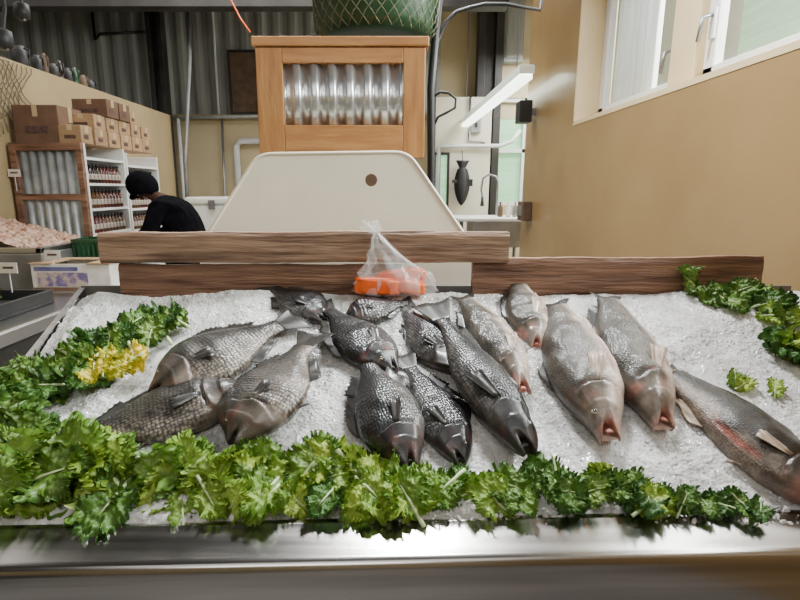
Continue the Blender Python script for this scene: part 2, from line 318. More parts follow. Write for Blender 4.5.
# ------------------------------------------------------------------ display case
case=root('fish_display_case',(0.2,1.3,0),'stainless steel sloped fish display counter holding crushed ice','display counter')
prof=[(1.02,.72),(1.015,.795),(1.005,.806),(.99,.806),(.98,.800),(.900,.797),(.892,.795),(.886,.791),(.882,.785),(.880,.776),(.880,.64),(.884,.625),(.90,.615),(.93,.615),(.93,.70)]
add('front_lip',extrude_x(prof,-1.08,1.43,-.035,.045,12),'steel',case,smooth=True,bevel=.002)
add('tray',extrude_x([(1.0,.70),(1.0,.73),(1.78,1.10),(1.78,1.07)],-1.04,1.43),'steel',case)
add('side_rail',extrude_x([(.95,.68),(.95,.77),(1.79,1.165),(1.79,1.05)],-1.07,-1.05),'steel',case)
add('back_panel',boxg((-1.07,1.80,.1),(1.43,1.815,1.17)),'steel_dull',case)
add('skirt',extrude_x([(.93,.10),(.93,.62),(.95,.62),(.95,.10)],-1.05,1.42,-.02,.02),'steel_dull',case)
for (x,y) in [(-1.0,1.0),(1.36,1.02),(-1.0,1.74),(1.36,1.74)]:
    add('leg',merge(tubeg([(x,y,.03),(x,y,.74 if y<1.3 else 1.05)],.022,14),lathe([(.035,0),(.035,.02),(.022,.035)],14,(x,y,0))),'steel_dull',case,smooth=True)
# ------------------------------------------------------------------ crushed ice
def mound(x,s):
    return .028*noise.noise(Vector((x*3.2,s*3.8,0)))+.010*noise.noise(Vector((x*11,s*11,3)))
def build_ice():
    x0,x1,s0,s1=-1.045,1.425,-.02,.835
    nx,ns=520,190
    V=[]
    for j in range(ns+1):
        s=s0+(s1-s0)*j/ns
        for i in range(nx+1):
            x=x0+(x1-x0)*i/nx
            e=min(1,(x-x0)/.06,(s-s0)/.05+.15)
            k=.5+.5*max(-1,min(1,3*noise.noise(Vector((x*4,s*4,20)))))
            h=mound(x,s)+(.002+.003*k)*noise.noise(Vector((x*45,s*45,7)))+(.0005+.0028*k)*noise.noise(Vector((x*140,s*140,9)))
            h=h*1.0 - (1-e)*.03
            sh=(-.035+.08*(x-x0)/(x1-x0))*max(0,1-j/40)
            p=BO+BS*s+BN*h; V.append((x,p.y+sh,p.z))
    Fc=[(j*(nx+1)+i,j*(nx+1)+i+1,(j+1)*(nx+1)+i+1,(j+1)*(nx+1)+i) for j in range(ns) for i in range(nx)]
    bm=bmesh.new(); bmesh.ops.create_icosphere(bm,subdivisions=1,radius=1)
    iv=np.array([v.co[:] for v in bm.verts]); ifc=[tuple(v.index for v in f.verts) for f in bm.faces]; bm.free()
    rng=np.random.default_rng(3)
    for k in range(8000):
        x=rng.uniform(-1.03,1.4); s=rng.uniform(0,.82); r=rng.uniform(.001,.0036)
        kk=.5+.5*max(-1,min(1,3*noise.noise(Vector((x*4,s*4,20)))))
        if rng.uniform()>kk+.15 and s>.08: continue
        if s<.07: r*=2
        sc=r*rng.uniform(.5,1.3,3); jit=rng.uniform(.7,1.25,(12,1))
        q=rng.normal(size=(3,3)); q,_=np.linalg.qr(q)
        pts=(iv*jit*sc)@q
        h=rng.uniform(-.002,.003)+mound(x,s)
        c=np.array(BO+BS*s+BN*h); c[0]=x
        o=len(V); V+= [tuple(p) for p in (pts+c)]; Fc+=[(a+o,b_+o,c_+o) for a,b_,c_ in ifc]
    return V,Fc
ice=add('crushed_ice',build_ice(),'ice'); top(ice,'bed of crushed white ice heaped on the steel counter','ice',kind='stuff')
# ------------------------------------------------------------------ fish
def prof_i(t,c):
    c=np.array(c); y=np.interp(np.linspace(0,1,400),c[:,0],c[:,1])
    k=np.hanning(31); k/=k.sum(); yp=np.pad(y,15,mode='edge'); y2=np.convolve(yp,k,'valid')
    w=np.clip(np.linspace(0,1,400)/.06,0,1); y2=y*(1-w)+y2*w
    return np.interp(t,np.linspace(0,1,400),y2)
PR={
'tilapia':dict(top=[(0,.010),(.015,.026),(.04,.046),(.12,.098),(.22,.145),(.35,.178),(.55,.165),(.75,.105),(.9,.055),(1,.048)],
     bot=[(0,-.022),(.015,-.038),(.04,-.052),(.15,-.10),(.3,-.142),(.45,-.152),(.6,-.135),(.75,-.085),(.9,-.048),(1,-.042)],
     th=[(0,.018),(.04,.038),(.15,.078),(.3,.095),(.5,.085),(.75,.045),(1,.012)],mat='scaly',fin='fin_dark',body=.82),
'bass':dict(top=[(0,.012),(.015,.020),(.05,.032),(.14,.060),(.26,.095),(.42,.122),(.6,.118),(.78,.09),(.92,.062),(1,.052)],
     bot=[(0,-.022),(.015,-.032),(.05,-.044),(.15,-.078),(.3,-.112),(.45,-.128),(.6,-.118),(.78,-.085),(.92,-.06),(1,-.052)],
     th=[(0,.026),(.05,.044),(.15,.074),(.3,.10),(.5,.096),(.75,.068),(1,.022)],mat='fine',fin='fin_pale',body=.91)}
def sst(a,b,x): x=np.clip((x-a)/(b-a),0,1); return x*x*(3-2*x)
def make_fish(kind,H,T,flip=False,lift=0,hs=1,ths=1,curve=0,back=(.05,.05,.045),side=(.12,.11,.10),belly=(.3,.27,.24),head=None,roll=0,label='',grp='',pitch=0,nm='fish',red=.5,pec=1.0,gill=.8,gape=.02):
    P=PR[kind]; Hp=bed(*H); Tp=bed(*T); L=(Hp-Tp).length
    ex=(Hp-Tp).normalized(); ez=BN.copy(); ey=ez.cross(ex)
    if flip: ey=-ey; ez=-ez
    thick=L*.09*ths
    N,Mn=96,64
    i=np.arange(N+1)/N; t=i**1.35
    hk=(1+(hs-1)*np.clip(t/.16,0.30,1))
    tp=prof_i(t,P['top'])*hk; bt=prof_i(t,P['bot'])*hk; th=prof_i(t,P['th'])*ths
    cy=(tp+bt)/2; hy=(tp-bt)/2
    a=np.arange(Mn)/Mn*2*np.pi
    ca,sa=np.cos(a),np.sin(a)
    B=P['body']
    X=(1-B*t)[:,None]*np.ones(Mn); Y=cy[:,None]+hy[:,None]*sa[None]*np.abs(sa[None])**.08
    Z=th[:,None]*np.sign(ca)[None]*np.abs(ca[None])**.9
    Tm=t[:,None]*np.ones(Mn); Q=(Y-cy[:,None])/np.maximum(hy[:,None],1e-4)
    nz=np.vectorize(lambda x,y,z: noise.noise(Vector((x*9,y*9,z*9+H[0]))))(X,Y,Z)
    tg=.275-.085*(Q+.1)**2+.012*nz
    d=Tm-tg; inside=np.where(d<0,np.exp(d/.06)*.014,-.013*np.exp(-d/.018))
    side_w=np.clip(np.abs(ca)[None]*1.5,0,1)*np.where(Q<.6,1,0)*sst(-1.05,-.7,Q)
    Z=Z+np.sign(ca)[None]*inside*side_w
    d2=Tm-(.175-.05*Q**2); Z=Z+np.sign(ca)[None]*np.where(d2<0,np.exp(d2/.02)*.004,-.003*np.exp(-d2/.01))*side_w
    # slit belly cut on the cleaned bass
    cut=np.zeros_like(Z)
    if kind=='bass':
        cut=np.exp(-((Q+.80+.05*nz)/.055)**2)*sst(.33,.38,Tm)*(1-sst(.58,.66,Tm))
        Z=Z-np.sign(ca)[None]*cut*.010
    ym=-.008-.16*Tm; rel=Y-ym
    near=np.clip(1-Tm/.13,0,1)
    mm=np.exp(-(rel/.008)**2)*np.clip(1-Tm/.12,0,1)
    X=X-.075*mm*near
    Y=Y+gape*near*np.tanh(rel/.004)
    Z=Z*(1-.35*mm)
    te=.125; ye=float(np.interp(te,t,cy+hy*.42)); xe=1-B*te
    de=np.sqrt((X-xe)**2+(Y-ye)**2); Z=Z+np.sign(ca)[None]*.005*np.exp(-(de/.03)**2)
    yc0=lambda x: curve*((1-x)-.4)**2
    Y=Y+yc0(X)
    Z=Z*(1+.14*nz)
    Y=Y+.006*nz
    V=np.stack([X,Y,Z],-1)*L
    back,side,belly=map(np.array,(back,side,belly)); head=np.array(head) if head is not None else side*1.1
    qn=Q+.45*nz
    qb=sst(-.35,.45,qn)[...,None]; ql=sst(-.85,-.25,qn)[...,None]
    Cc=belly*(1-ql)+side*ql; Cc=Cc*(1-qb)+back*qb
    wh=(1-sst(.10,.30,Tm))[...,None]; Cc=Cc*(1-wh*.65)+head*wh*.65*(1-.5*qb)
    Cc=Cc*(1-.9*mm[...,None])+np.array((.36,.075,.055) if kind=='bass' else (.05,.02,.018))*.9*mm[...,None]
    gw=.016 if kind=='bass' else .009
    gr=np.exp(-(np.clip(d,0,1)/gw)**2)*(d>0)*(Q<.3)*side_w*np.clip(.5+2.2*nz,0,1); gr=gr[...,None]; Cc=Cc*(1-gill*gr)+np.array((.24,.025,.018))*gill*gr
    gs=(np.exp(-(np.clip(d,0,1)/.02)**2)*(d>0)*side_w)[...,None]*.6; Cc=Cc*(1-gs)+Cc*.35*gs
    cc=cut[...,None]*.8; Cc=Cc*(1-cc)+np.array((.36,.07,.05))*cc
    rn=np.vectorize(lambda x,y: noise.noise(Vector((x*14+H[0],y*14,H[1]))))(X,Y)
    rp=(np.clip(rn*2.0,0,1)*(1-sst(.14,.30,Tm))*red)[...,None]; Cc=Cc*(1-rp)+np.array((.42,.15,.11))*rp*(1 if kind=='bass' else .3)
    lip=(np.exp(-(Tm/.025)**2))[...,None]*.6; Cc=Cc*(1-lip)+np.array((.55,.30,.24) if kind=='bass' else (.06,.05,.045))*lip
    Al=sst(.22,.32,Tm)
    verts=V.reshape(-1,3); colr=np.concatenate([Cc,Al[...,None]],-1).reshape(-1,4)
    Fc=[(r*Mn+k,r*Mn+(k+1)%Mn,(r+1)*Mn+(k+1)%Mn,(r+1)*Mn+k) for r in range(N) for k in range(Mn)]
    Fc.append(tuple(range(Mn))); Fc.append(tuple(N*Mn+k for k in range(Mn)))
    o=add(nm,(verts,Fc),P['mat'],smooth=True)
    ca_=o.data.color_attributes.new(name='Col',type='FLOAT_COLOR',domain='POINT'); ca_.data.foreach_set('color',colr.astype(np.float32).ravel())
    mt=Matrix((( ex.x,ey.x,ez.x,0),(ex.y,ey.y,ez.y,0),(ex.z,ey.z,ez.z,0),(0,0,0,1)))
    pos=Tp+BN*(thick*.45+lift)
    o.matrix_world=Matrix.Translation(pos)@mt@Matrix.Rotation(math.radians(roll),4,'X')@Matrix.Rotation(math.radians(pitch),4,'Y')
    top(o,label,'fish',grp)
    sg=-1 if flip else 1
    yc=yc0
    tl=kind=='tilapia'
    def sheet(name,base,tip,n,mat,rows=4,ser=.06):
        VV=[];FF=[]
        for k in range(n*2+1):
            f=k/(n*2); b0=np.array(base(f)); t0=np.array(tip(f))
            e=1-(ser if k%2 else 0)
            for j in range(rows+1):
                g=j/rows*e; p=b0*(1-g)+t0*g
                p=p+np.array((0,0,(.0012 if k%2 else -.0012)*(.4+g)+.006*math.sin(f*9+H[0])*g)); VV.append(p*L)
        for k in range(n*2):
            for j in range(rows):
                q=k*(rows+1)+j; FF.append((q,q+rows+1,q+rows+2,q+1))
        return add(name,(VV,FF),mat,o,smooth=True,solid=.0012,local=True)
    ti=lambda tt,arr: float(np.interp(tt,t,arr))
    fk=1.5 if tl else 1.0
    def dbase(f):
        tt=.30+.54*f; return (1-B*tt, ti(tt,tp)-.012+yc(1-B*tt),0)
    def dtip(f):
        tt=.30+.54*f; h=.010+fk*.030*math.sin(math.pi*min(1,f*1.1+.08))**.6+(.022*fk if f>.7 else 0)
        return (1-B*tt-.060, ti(tt,tp)+h+yc(1-B*tt),-.015*sg)
    sheet('dorsal_fin',dbase,dtip,17,'fin_dark',ser=.14)
    def abase(f):
        tt=.62+.2*f; return (1-B*tt, ti(tt,bt)+.01+yc(1-B*tt),0)
    def atip(f):
        tt=.62+.2*f; return (1-B*tt-.065, ti(tt,bt)-.032*fk*(1-.5*f)+yc(1-B*tt),-.01*sg)
    sheet('anal_fin',abase,atip,8,P['fin'])
    xb=1-B
    def tbase(f): return (xb+.014,(-.040+.085*f)*hs**.4+yc(xb),0)
    def ttip(f):
        s=abs(2*f-1); w=.125 if tl else .09
        return (.02-.02*s,(-w+2*w*f)*hs**.4+yc(0),-.02*sg)
    sheet('tail_fin',tbase,ttip,12,'fin_dark',rows=5,ser=.05)
    def vbase(f): tt=.33+.05*f; return (1-B*tt, ti(tt,bt)+.012+yc(1-B*tt),.0)
    def vtip(f): tt=.33+.05*f; return (1-B*tt-.10*pec+.05*f, ti(tt,bt)-.035*pec-.02*f+yc(1-B*tt),-.012*sg)
    sheet('pelvic_fin',vbase,vtip,5,P['fin'])
    for s in (1,-1):
        zz=ti(.29,th)*.92*s; xx=1-B*.285; y0=ti(.29,cy)-.02
        sheet('pectoral_fin',lambda f:(xx-.004*f,y0-.014+.028*f+yc(xx),zz),lambda f:(xx-.15*pec+.03*abs(f-.6),y0-.085*pec+.08*pec*f+yc(xx),zz*1.0+.022*s),7,P['fin'])
        ez_=ti(te,th)*.82*s
        E=add('eye',lathe([(.0005,-.004),(.012,-.003),(.0165,.001),(.0165,.004),(.012,.008),(.0085,.0095)],20),['eye_ring'],o,smooth=True,local=True)
        Mx=Matrix.Translation(Vector((xe,ye+yc(xe),ez_))*L)
        E.matrix_local=Mx@Matrix.Scale(L,4) if s>0 else Mx@Matrix.Rotation(math.pi,4,'X')@Matrix.Scale(L,4)
        add('pupil',lathe([(.0088,.0088),(.0085,.0105),(.006,.0125),(.002,.0135)],16),'pupil',E,smooth=True,local=True)
    mth=add('mouth',lathe([(.012,-.02),(.020,-.006),(.019,.002),(.014,.005),(.009,.0),(.003,-.006)],20),'mouth_red' if kind=='bass' else 'fin_dark',o,smooth=True,local=True)
    mth.matrix_local=Matrix.Translation(Vector((1.0-.035,-.010+yc(1),0))*L)@Matrix.Rotation(math.pi/2,4,'Y')@Matrix.Diagonal((L*1.1,L*1.3,L*1.2,1))
    return o
gA='dark scaly fish on the ice'
br=dict(back=(.014,.012,.009),side=(.056,.047,.036),belly=(.16,.13,.105),head=(.030,.025,.020),grp=gA,nm='scaly_fish',red=.35,gill=.6,gape=.008)
bk=dict(back=(.003,.003,.0035),side=(.013,.013,.0135),belly=(.06,.056,.052),head=(.008,.008,.009),grp=gA,nm='scaly_fish',red=.35,gill=.8,gape=.008)
make_fish('tilapia',(252,394),(32,462),False,.0,hs=1.05,label='long brown-grey scaly fish partly covered by another fish',**br)
make_fish('tilapia',(152,402),(302,320),True,.014,hs=1.35,curve=-.08,label='brown-grey scaly fish beside the kale border',**br)
make_fish('tilapia',(236,460),(320,345),True,.040,hs=1.6,ths=1.15,curve=.06,roll=12,label='grey scaly fish resting on another fish near kale',**br)
make_fish('tilapia',(326,324),(264,285),False,.0,hs=1.4,label='small dark fish near the rear boards',**bk)
make_fish('tilapia',(345,322),(414,304),True,.004,hs=1.6,ths=1.3,label='small dark fish lying near the orange package',**bk)
make_fish('tilapia',(396,378),(320,304),True,.005,hs=1.28,ths=1.1,curve=.08,roll=-10,label='dark scaly fish with a pinkish gill edge in the middle group',**dict(bk,gill=1,red=.6))
make_fish('tilapia',(456,376),(396,304),False,.0,hs=1.3,roll=10,label='dark scaly fish behind the middle group',**bk)
make_fish('tilapia',(464,470),(402,356),False,.004,hs=1.0,curve=-.05,label='nearly black fish squeezed between two others',**bk)
make_fish('tilapia',(412,479),(360,352),True,.020,hs=1.12,ths=1.1,roll=8,curve=.05,label='charcoal scaly fish with head resting at the kale',**bk)
make_fish('tilapia',(526,470),(424,312),False,.032,hs=.68,ths=.85,curve=.08,label='long charcoal fish with its tail raised over the others',**bk)
gB='pale silver-grey bass on the ice'
bs=dict(back=(.036,.031,.023),side=(.105,.090,.070),belly=(.52,.42,.355),head=(.34,.265,.215),grp=gB,nm='bass',red=.5,gape=.022)
make_fish('bass',(535,352),(517,284),True,.0,hs=1.6,ths=1.2,pec=2.0,label='pale bass lying behind the others with pinkish head',**bs)
make_fish('bass',(524,401),(464,298),True,.005,hs=1.22,ths=1.0,pec=1.0,curve=.06,label='silver-grey bass with head pointing to the front edge',**bs)
make_fish('bass',(606,450),(550,306),True,.008,hs=1.34,ths=1.08,pec=1.1,roll=14,label='thick silver-grey bass with pale pink snout',**bs)
make_fish('bass',(838,520),(660,370),False,.0,hs=1.45,ths=1.15,curve=-.05,label='long dark grey-brown bass lying apart near the counter edge',back=(.009,.008,.007),side=(.024,.020,.017),belly=(.17,.13,.10),head=(.05,.038,.03),grp=gB,nm='bass',red=.3)
make_fish('bass',(656,439),(600,301),True,.016,hs=1.30,ths=1.08,pec=1.1,roll=-6,curve=-.05,label='silver-grey bass with pink gill and open mouth',**bs)
# ------------------------------------------------------------------ kale
def leafg(seed,ln=.090,wd=.068):
    rnd=random.Random(seed); ph=[rnd.uniform(0,6.28) for _ in range(14)]
    NR,NA=26,400; V=[];Cl=[]
    def n1(a,k,s): return noise.noise(Vector((math.cos(a)*k,math.sin(a)*k,s+seed*7.3)))
    pre=[]
    for k in range(NA):
        a=2*math.pi*k/NA
        lob=1+.16*n1(a,1.3,0)+.07*n1(a,3.2,4)
        p0=6*a+ph[0]+5*n1(a,1.2,8); p1=24*a+ph[1]+9*n1(a,1.7,1); p2=55*a+ph[2]+9*n1(a,2,2)
        am=.6+1.1*abs(n1(a,3.2,3))*2
        pre.append((a,lob,p0,p1,p2,min(am,1.5)))
    for r in range(NR+1):
        f=(r/NR)**.7
        g=max(0,(f-.78)/.22); h=max(0,(f-.35)/.65)
        for (a,lob,p0,p1,p2,am) in pre:
            th=am*(1.35*math.sin(p1+.6*g)+.8*math.sin(p2-.8*g))
            out=(min(f,.78)+.22*g*(.55+.45*math.cos(th)))*lob
            tw=a+.05*h*math.sin(p0+1)+.040*g*math.cos(p1)+.018*g*math.cos(p2)
            x=wd*out*math.sin(tw); y=ln*out*math.cos(tw)
            z=.0115*math.sin(min(1.5,max(-1.5,th)))*g*1.2+.018*h**1.3*math.sin(p0)
            z+=.034*noise.noise(Vector((x*17,y*17,seed)))*(.3+.7*f)+.011*noise.noise(Vector((x*50,y*50,seed+5)))+.0045*noise.noise(Vector((x*120,y*120,seed+9)))
            z+=.32*abs(x)-2.8*y*y*(1 if y>0 else .2)
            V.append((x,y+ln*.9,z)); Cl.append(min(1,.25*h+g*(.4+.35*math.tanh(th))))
    Fc=[(r*NA+k,r*NA+(k+1)%NA,(r+1)*NA+(k+1)%NA,(r+1)*NA+k) for r in range(NR) for k in range(NA)]
    return V,Fc,Cl
templates=[]
for sd in range(7):
    V,Fc,Cl=leafg(sd)
    me=bpy.data.meshes.new('kale_leaf'); me.from_pydata(V,[],Fc)
    at=me.color_attributes.new(name='Col',type='FLOAT_COLOR',domain='POINT')
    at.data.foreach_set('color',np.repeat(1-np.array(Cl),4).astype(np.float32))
    me.polygons.foreach_set('use_smooth',[True]*len(me.polygons)); me.update()
    pts=[]
    for yy in (-.035,-.01,.02,.05,.08,.11):
        y=yy-.081
        z=.034*noise.noise(Vector((0,y*17,sd)))*.5+.011*noise.noise(Vector((0,y*50,sd+5)))-2.8*y*y*(1 if y>0 else .2)+.002
        pts.append((0,yy,z))
    st=tubeg(pts,[.0075,.0068,.0058,.0045,.003,.001],8)
    ms=bpy.data.meshes.new('stem'); ms.from_pydata(st[0],[],st[1]); ms.materials.append(M['stem']); ms.polygons.foreach_set('use_smooth',[True]*len(ms.polygons))
    templates.append((me,ms))
matmesh={}
def kmesh(k,mat):
    if (k,mat) not in matmesh:
        m2=templates[k][0].copy(); m2.materials.clear(); m2.materials.append(M[mat]); matmesh[(k,mat)]=m2
    return matmesh[(k,mat)]
def kale(px,py,h,mat,sc,lab,yaw=None,tilt=None):
    k=random.randrange(7)
    o=bpy.data.objects.new('kale_leaf',kmesh(k,mat)); col.objects.link(o)
    s=bpy.data.objects.new('stem',templates[k][1]); col.objects.link(s); s.parent=o
    p=bed(px,py,h)
    p.x=min(p.x,1.36)
    yaw=R(0,6.28) if yaw is None else yaw; tilt=R(-.2,.8) if tilt is None else tilt
    ctr=Matrix.Translation((0,-.07,0))
    o.matrix_world=Matrix.Translation(p)@Matrix.Rotation(TILT+.3,4,'X')@Matrix.Rotation(yaw,4,'Z')@Matrix.Rotation(tilt,4,'X')@Matrix.Scale(sc,4)@ctr
    top(o,lab,'kale leaf','kale leaves bordering the ice')
LG='bright green curly kale leaf tucked along the counter edge'
LD='dark green curly kale leaf bordering the crushed ice'
def strip(a,b,w0,w1,n,mat,lab,s0=.62,s1=.9,h0=.010,h1=.04):
    for i in range(n):
        f=(i+R(.1,.9))/n; x=a[0]+(b[0]-a[0])*f; y=a[1]+(b[1]-a[1])*f; w=w0+(w1-w0)*f
        kale(x,y+R(-w,w),R(h0,h1),mat if R(0,1)<.85 else ('kale_dark' if mat=='kale' else 'kale'),R(s0,s1),lab)
strip((-30,478),(120,492),30,20,12,'kale',LG,.8,1.1)
strip((-20,465),(110,470),16,14,7,'kale',LG,.75,1.0,.05,.08)
strip((100,478),(330,478),16,14,15,'kale',LG,.65,.95)
strip((140,503),(420,502),6,8,10,'kale',LG,.5,.7)
strip((310,470),(430,490),15,12,9,'kale',LG,.65,.9)
strip((430,492),(520,494),12,10,8,'kale',LG,.55,.75)
strip((520,484),(660,492),14,12,14,'kale_dark',LD,.45,.7)
strip((650,498),(765,508),6,4,9,'kale_dark',LD,.35,.5)
strip((-25,395),(95,362),20,16,15,'kale_dark',LD,.7,.95,.01,.05)
strip((-25,425),(35,448),22,16,10,'kale_dark',LD,.75,1.0,.01,.06)
strip((75,362),(180,312),14,12,14,'kale_dark',LD,.6,.85,.01,.05)
strip((690,285),(800,312),8,10,13,'kale_dark',LD,.55,.75)
strip((778,345),(815,355),8,8,6,'kale_dark',LD,.6,.75)
for p in ((104,360),(124,364),(94,368),(134,356)): kale(p[0],p[1],.05,'kale_yellow',.55,'yellowing curly kale leaf among green ones')
for p in ((745,383),(775,388),(735,378)): kale(p[0],p[1],.015,'kale',.36,'small loose bright green kale sprig on ice')
# ------------------------------------------------------------------ boards
def board(px0,py0,px1,py1,Y,th,mat,lab,tilt=0):
    a=atY(px0,py1,Y); b=atY(px1,py0,Y)
    nx=70; nz_=8; V=[];Fc=[]
    z0,z1=a.z,b.z
    ring=[]
    for k in range(nz_+1): ring.append((0,k/nz_))
    for k in range(nz_+1): ring.append((1,1-k/nz_))
    m=len(ring)
    for i in range(nx+1):
        x=a.x+(b.x-a.x)*i/nx; w=.004*noise.noise(Vector((x*6,Y,z0*9)))+.002*noise.noise(Vector((x*30,Y,1))); w2=.006*noise.noise(Vector((x*5,9,z1*9)))+.002*noise.noise(Vector((x*28,5,1)))
        tz=tilt*(i/nx-.5)
        for (d,k) in ring:
            zz=(z0+w)*(1-k)+(z1+w2)*k+tz
            rr=.006 if k in (0,1) else 0
            y=Y+th*d+(rr if d==0 else -rr)+.003*noise.noise(Vector((x*3,zz*60,Y+d)))
            V.append((x,y,zz))
    for i in range(nx):
        for k in range(m): Fc.append((i*m+k,i*m+(k+1)%m,(i+1)*m+(k+1)%m,(i+1)*m+k))
    Fc+=[tuple(range(m)),tuple(nx*m+k for k in range(m))[::-1]]
    o=add('wooden_board',(V,Fc),mat); top(o,lab,'wooden board'); return o
board(122,265,402,306,1.765,.035,'wood_dark','darker lower wooden plank behind the ice')
board(100,232,510,263,1.75,.05,'wood_old','long weathered brown plank above a lower plank',.004)
board(472,258,765,304,1.765,.04,'wood_dark','brown wooden plank at the rear of the ice bed',.006)
# ------------------------------------------------------------------ cream trapezoid panel
def rounded(pts,rad,n=8):
    out=[]
    m=len(pts)
    for i in range(m):
        p=Vector(pts[i]); a=Vector(pts[i-1]); b=Vector(pts[(i+1)%m]); r=rad[i]
        if r<=0: out.append(p); continue
        u=(a-p).normalized()*r; v=(b-p).normalized()*r
        for k in range(n+1):
            f=k/n; out.append((p+u)*(1-f)**2+p*2*f*(1-f)+(p+v)*f*f)
    return out
YP=1.95
def panel():
    pt=[atY(208,240,YP),atY(258,154,YP),atY(408,152,YP),atY(456,240,YP)]
    P2=[(p.x,p.z) for p in pt]
    xr=atY(473,262,YP).x; xl=atY(200,262,YP).x
    outer=rounded([(xl,.75),(xl,P2[0][1]-.03),P2[1],P2[2],(xr,P2[3][1]-.03),(xr,.75)],[0,.02,.05,.05,.02,0])
    c=atY(371,180,YP)
    bm=bmesh.new()
    def loop(ps): 
        vs=[bm.verts.new((p[0],YP,p[1])) for p in ps]; return [bm.edges.new((vs[i],vs[(i+1)%len(vs)])) for i in range(len(vs))]
    e=loop(outer); e+=loop([(c.x+.023*math.cos(k/24*6.2832),c.z+.023*math.sin(k/24*6.2832)) for k in range(24)])
    r=bmesh.ops.triangle_fill(bm,edges=e,use_beauty=True,use_dissolve=False)
    fs=[f for f in r['geom'] if isinstance(f,bmesh.types.BMFace)]
    r=bmesh.ops.extrude_face_region(bm,geom=fs)
    for v in r['geom']:
        if isinstance(v,bmesh.types.BMVert): v.co.y+=.03
    bmesh.ops.recalc_face_normals(bm,faces=bm.faces)
    me=bpy.data.meshes.new('cutting_panel'); bm.to_mesh(me); bm.free(); me.materials.append(M['cream_panel'])
    o=bpy.data.objects.new('body',me); col.objects.link(o)
    return o,outer
pn=root('cream_panel_cabinet',(-.3,YP,0),'cream moulded panel with sloping shoulders and a round hole','panel')
o,outer=panel(); o.parent=pn; o.matrix_parent_inverse=pn.matrix_basis.inverted()
add('rim',tubeg([(p[0],YP,p[1]) for p in outer[1:-1]],.006,8),'cream_panel',pn,smooth=True)
for x in (outer[0][0]+.03,outer[-1][0]-.03): add('leg',boxg((x-.02,YP,0),(x+.02,YP+.04,.8)),'steel_dull',pn,bevel=.003)
# ------------------------------------------------------------------ wooden framed corrugated box
YW=2.06
fr=root('framed_corrugated_box',(0,YW,0),'orange-brown wooden frame around galvanized corrugated metal','wooden frame')
a=atY(254,34,YW); b=atY(426,34,YW); c=atY(260,158,YW); d=atY(424,158,YW)
Zt,Zb=a.z,c.z
i0=atY(282,63,YW); i1=atY(403,125,YW)
add('frame_side',boxg((a.x,YW,Zb),(i0.x,YW+.03,Zt-.045)),'pine',fr,bevel=.003)
add('frame_side',boxg((i1.x,YW,Zb),(b.x,YW+.03,Zt-.045)),'pine',fr,bevel=.003)
add('frame_top',boxg((i0.x,YW,i0.z),(i1.x,YW+.03,Zt-.045)),'pine_h',fr,bevel=.003)
add('frame_bottom',boxg((i0.x,YW,Zb),(i1.x,YW+.03,i1.z)),'pine_h',fr,bevel=.003)
add('lid',boxg((a.x-.012,YW-.008,Zt-.042),(b.x+.012,YW+.07,Zt-.008)),'pine_h',fr,bevel=.004)
add('corrugated_insert',corr(i0.x,i1.x,i1.z,i0.z,YW+.016,.013,.066,n=14),'galv',fr,smooth=True,solid=.002)
add('back_board',boxg((a.x+.01,YW+.032,Zb),(b.x-.01,YW+.05,Zt-.05)),'pine',fr)
add('hole_backing',boxg((a.x+.06,YW+.032,Zb-.25),(b.x-.06,YW+.05,Zb)),'brown',fr)  # dark plate added so the panel hole looks dark
for x in (a.x+.08,b.x-.08): add('support_post',boxg((x-.03,YW+.052,0),(x+.03,YW+.11,Zt-.06)),'siding_dark',fr,bevel=.004)
# ------------------------------------------------------------------ hanging green tub in netting
ct=atY(375,0,2.25); zt=atY(375,26,2.25).z
tub=root('hanging_green_tub',(ct.x,2.5,zt),'dark green plastic tub hung in fine rope netting','hanging tub')
pf=[(.02,0),(.20,.0),(.235,.012),(.25,.05),(.265,.2),(.275,.36),(.29,.37),(.29,.39)]
add('tub',lathe(pf,40,(ct.x,2.5,zt)),'green',tub,smooth=True)
net=[]
for s in (1,-1):
    for k in range(34):
        pts=[]
        for j in range(9):
            h=j/8; an=2*math.pi*(k/34)+s*h*1.1; r=.270+.012*h if h>.06 else .245; pts.append((ct.x+r*math.cos(an),2.5+r*math.sin(an),zt+.008+h*.36))
        net.append(tubeg(pts,.0024,5))
add('netting',merge(*net),'rope',tub,smooth=True)
for k in range(3):
    an=k*2.1+.5; add('hanging_rope',tubeg([(ct.x+.28*math.cos(an),2.5+.28*math.sin(an),zt+.37),(ct.x,2.5,zt+1.3),(ct.x,2.5,5.2)],.006,6),'rope',tub)
# ------------------------------------------------------------------ bag of salmon
bc=bed(390,291,.01)
bag=root('bagged_salmon',bc,'orange salmon pieces in a clear knotted plastic bag','bagged fish')
def lump(c,s,seed,n=3,p=.55,rz=0):
    bm=bmesh.new(); bmesh.ops.create_icosphere(bm,subdivisions=n,radius=1)
    rm=Matrix.Rotation(rz,3,'Y')
    for v in bm.verts:
        k=1+.12*noise.noise(v.co*1.6+Vector((seed,0,0)))
        q=[math.copysign(abs(t)**p,t) for t in v.co]
        v.co=rm@Vector((q[0]*s[0]*k,q[1]*s[1]*k,q[2]*s[2]*k))+Vector(c)
    V=[v.co[:] for v in bm.verts]; Fc=[tuple(v.index for v in f.verts) for f in bm.faces]; bm.free(); return V,Fc
add('salmon_piece',lump(bc+Vector((-.045,-.015,.022)),(.082,.036,.030),3,5,.5,.05),'orange',bag,smooth=True)
add('salmon_piece',lump(bc+Vector((.035,.005,.050)),(.085,.034,.026),7,5,.5,-.12),'orange',bag,smooth=True)
add('salmon_piece',lump(bc+Vector((.075,-.018,.018)),(.045,.030,.024),5,5,.5,.1),'orange',bag,smooth=True)
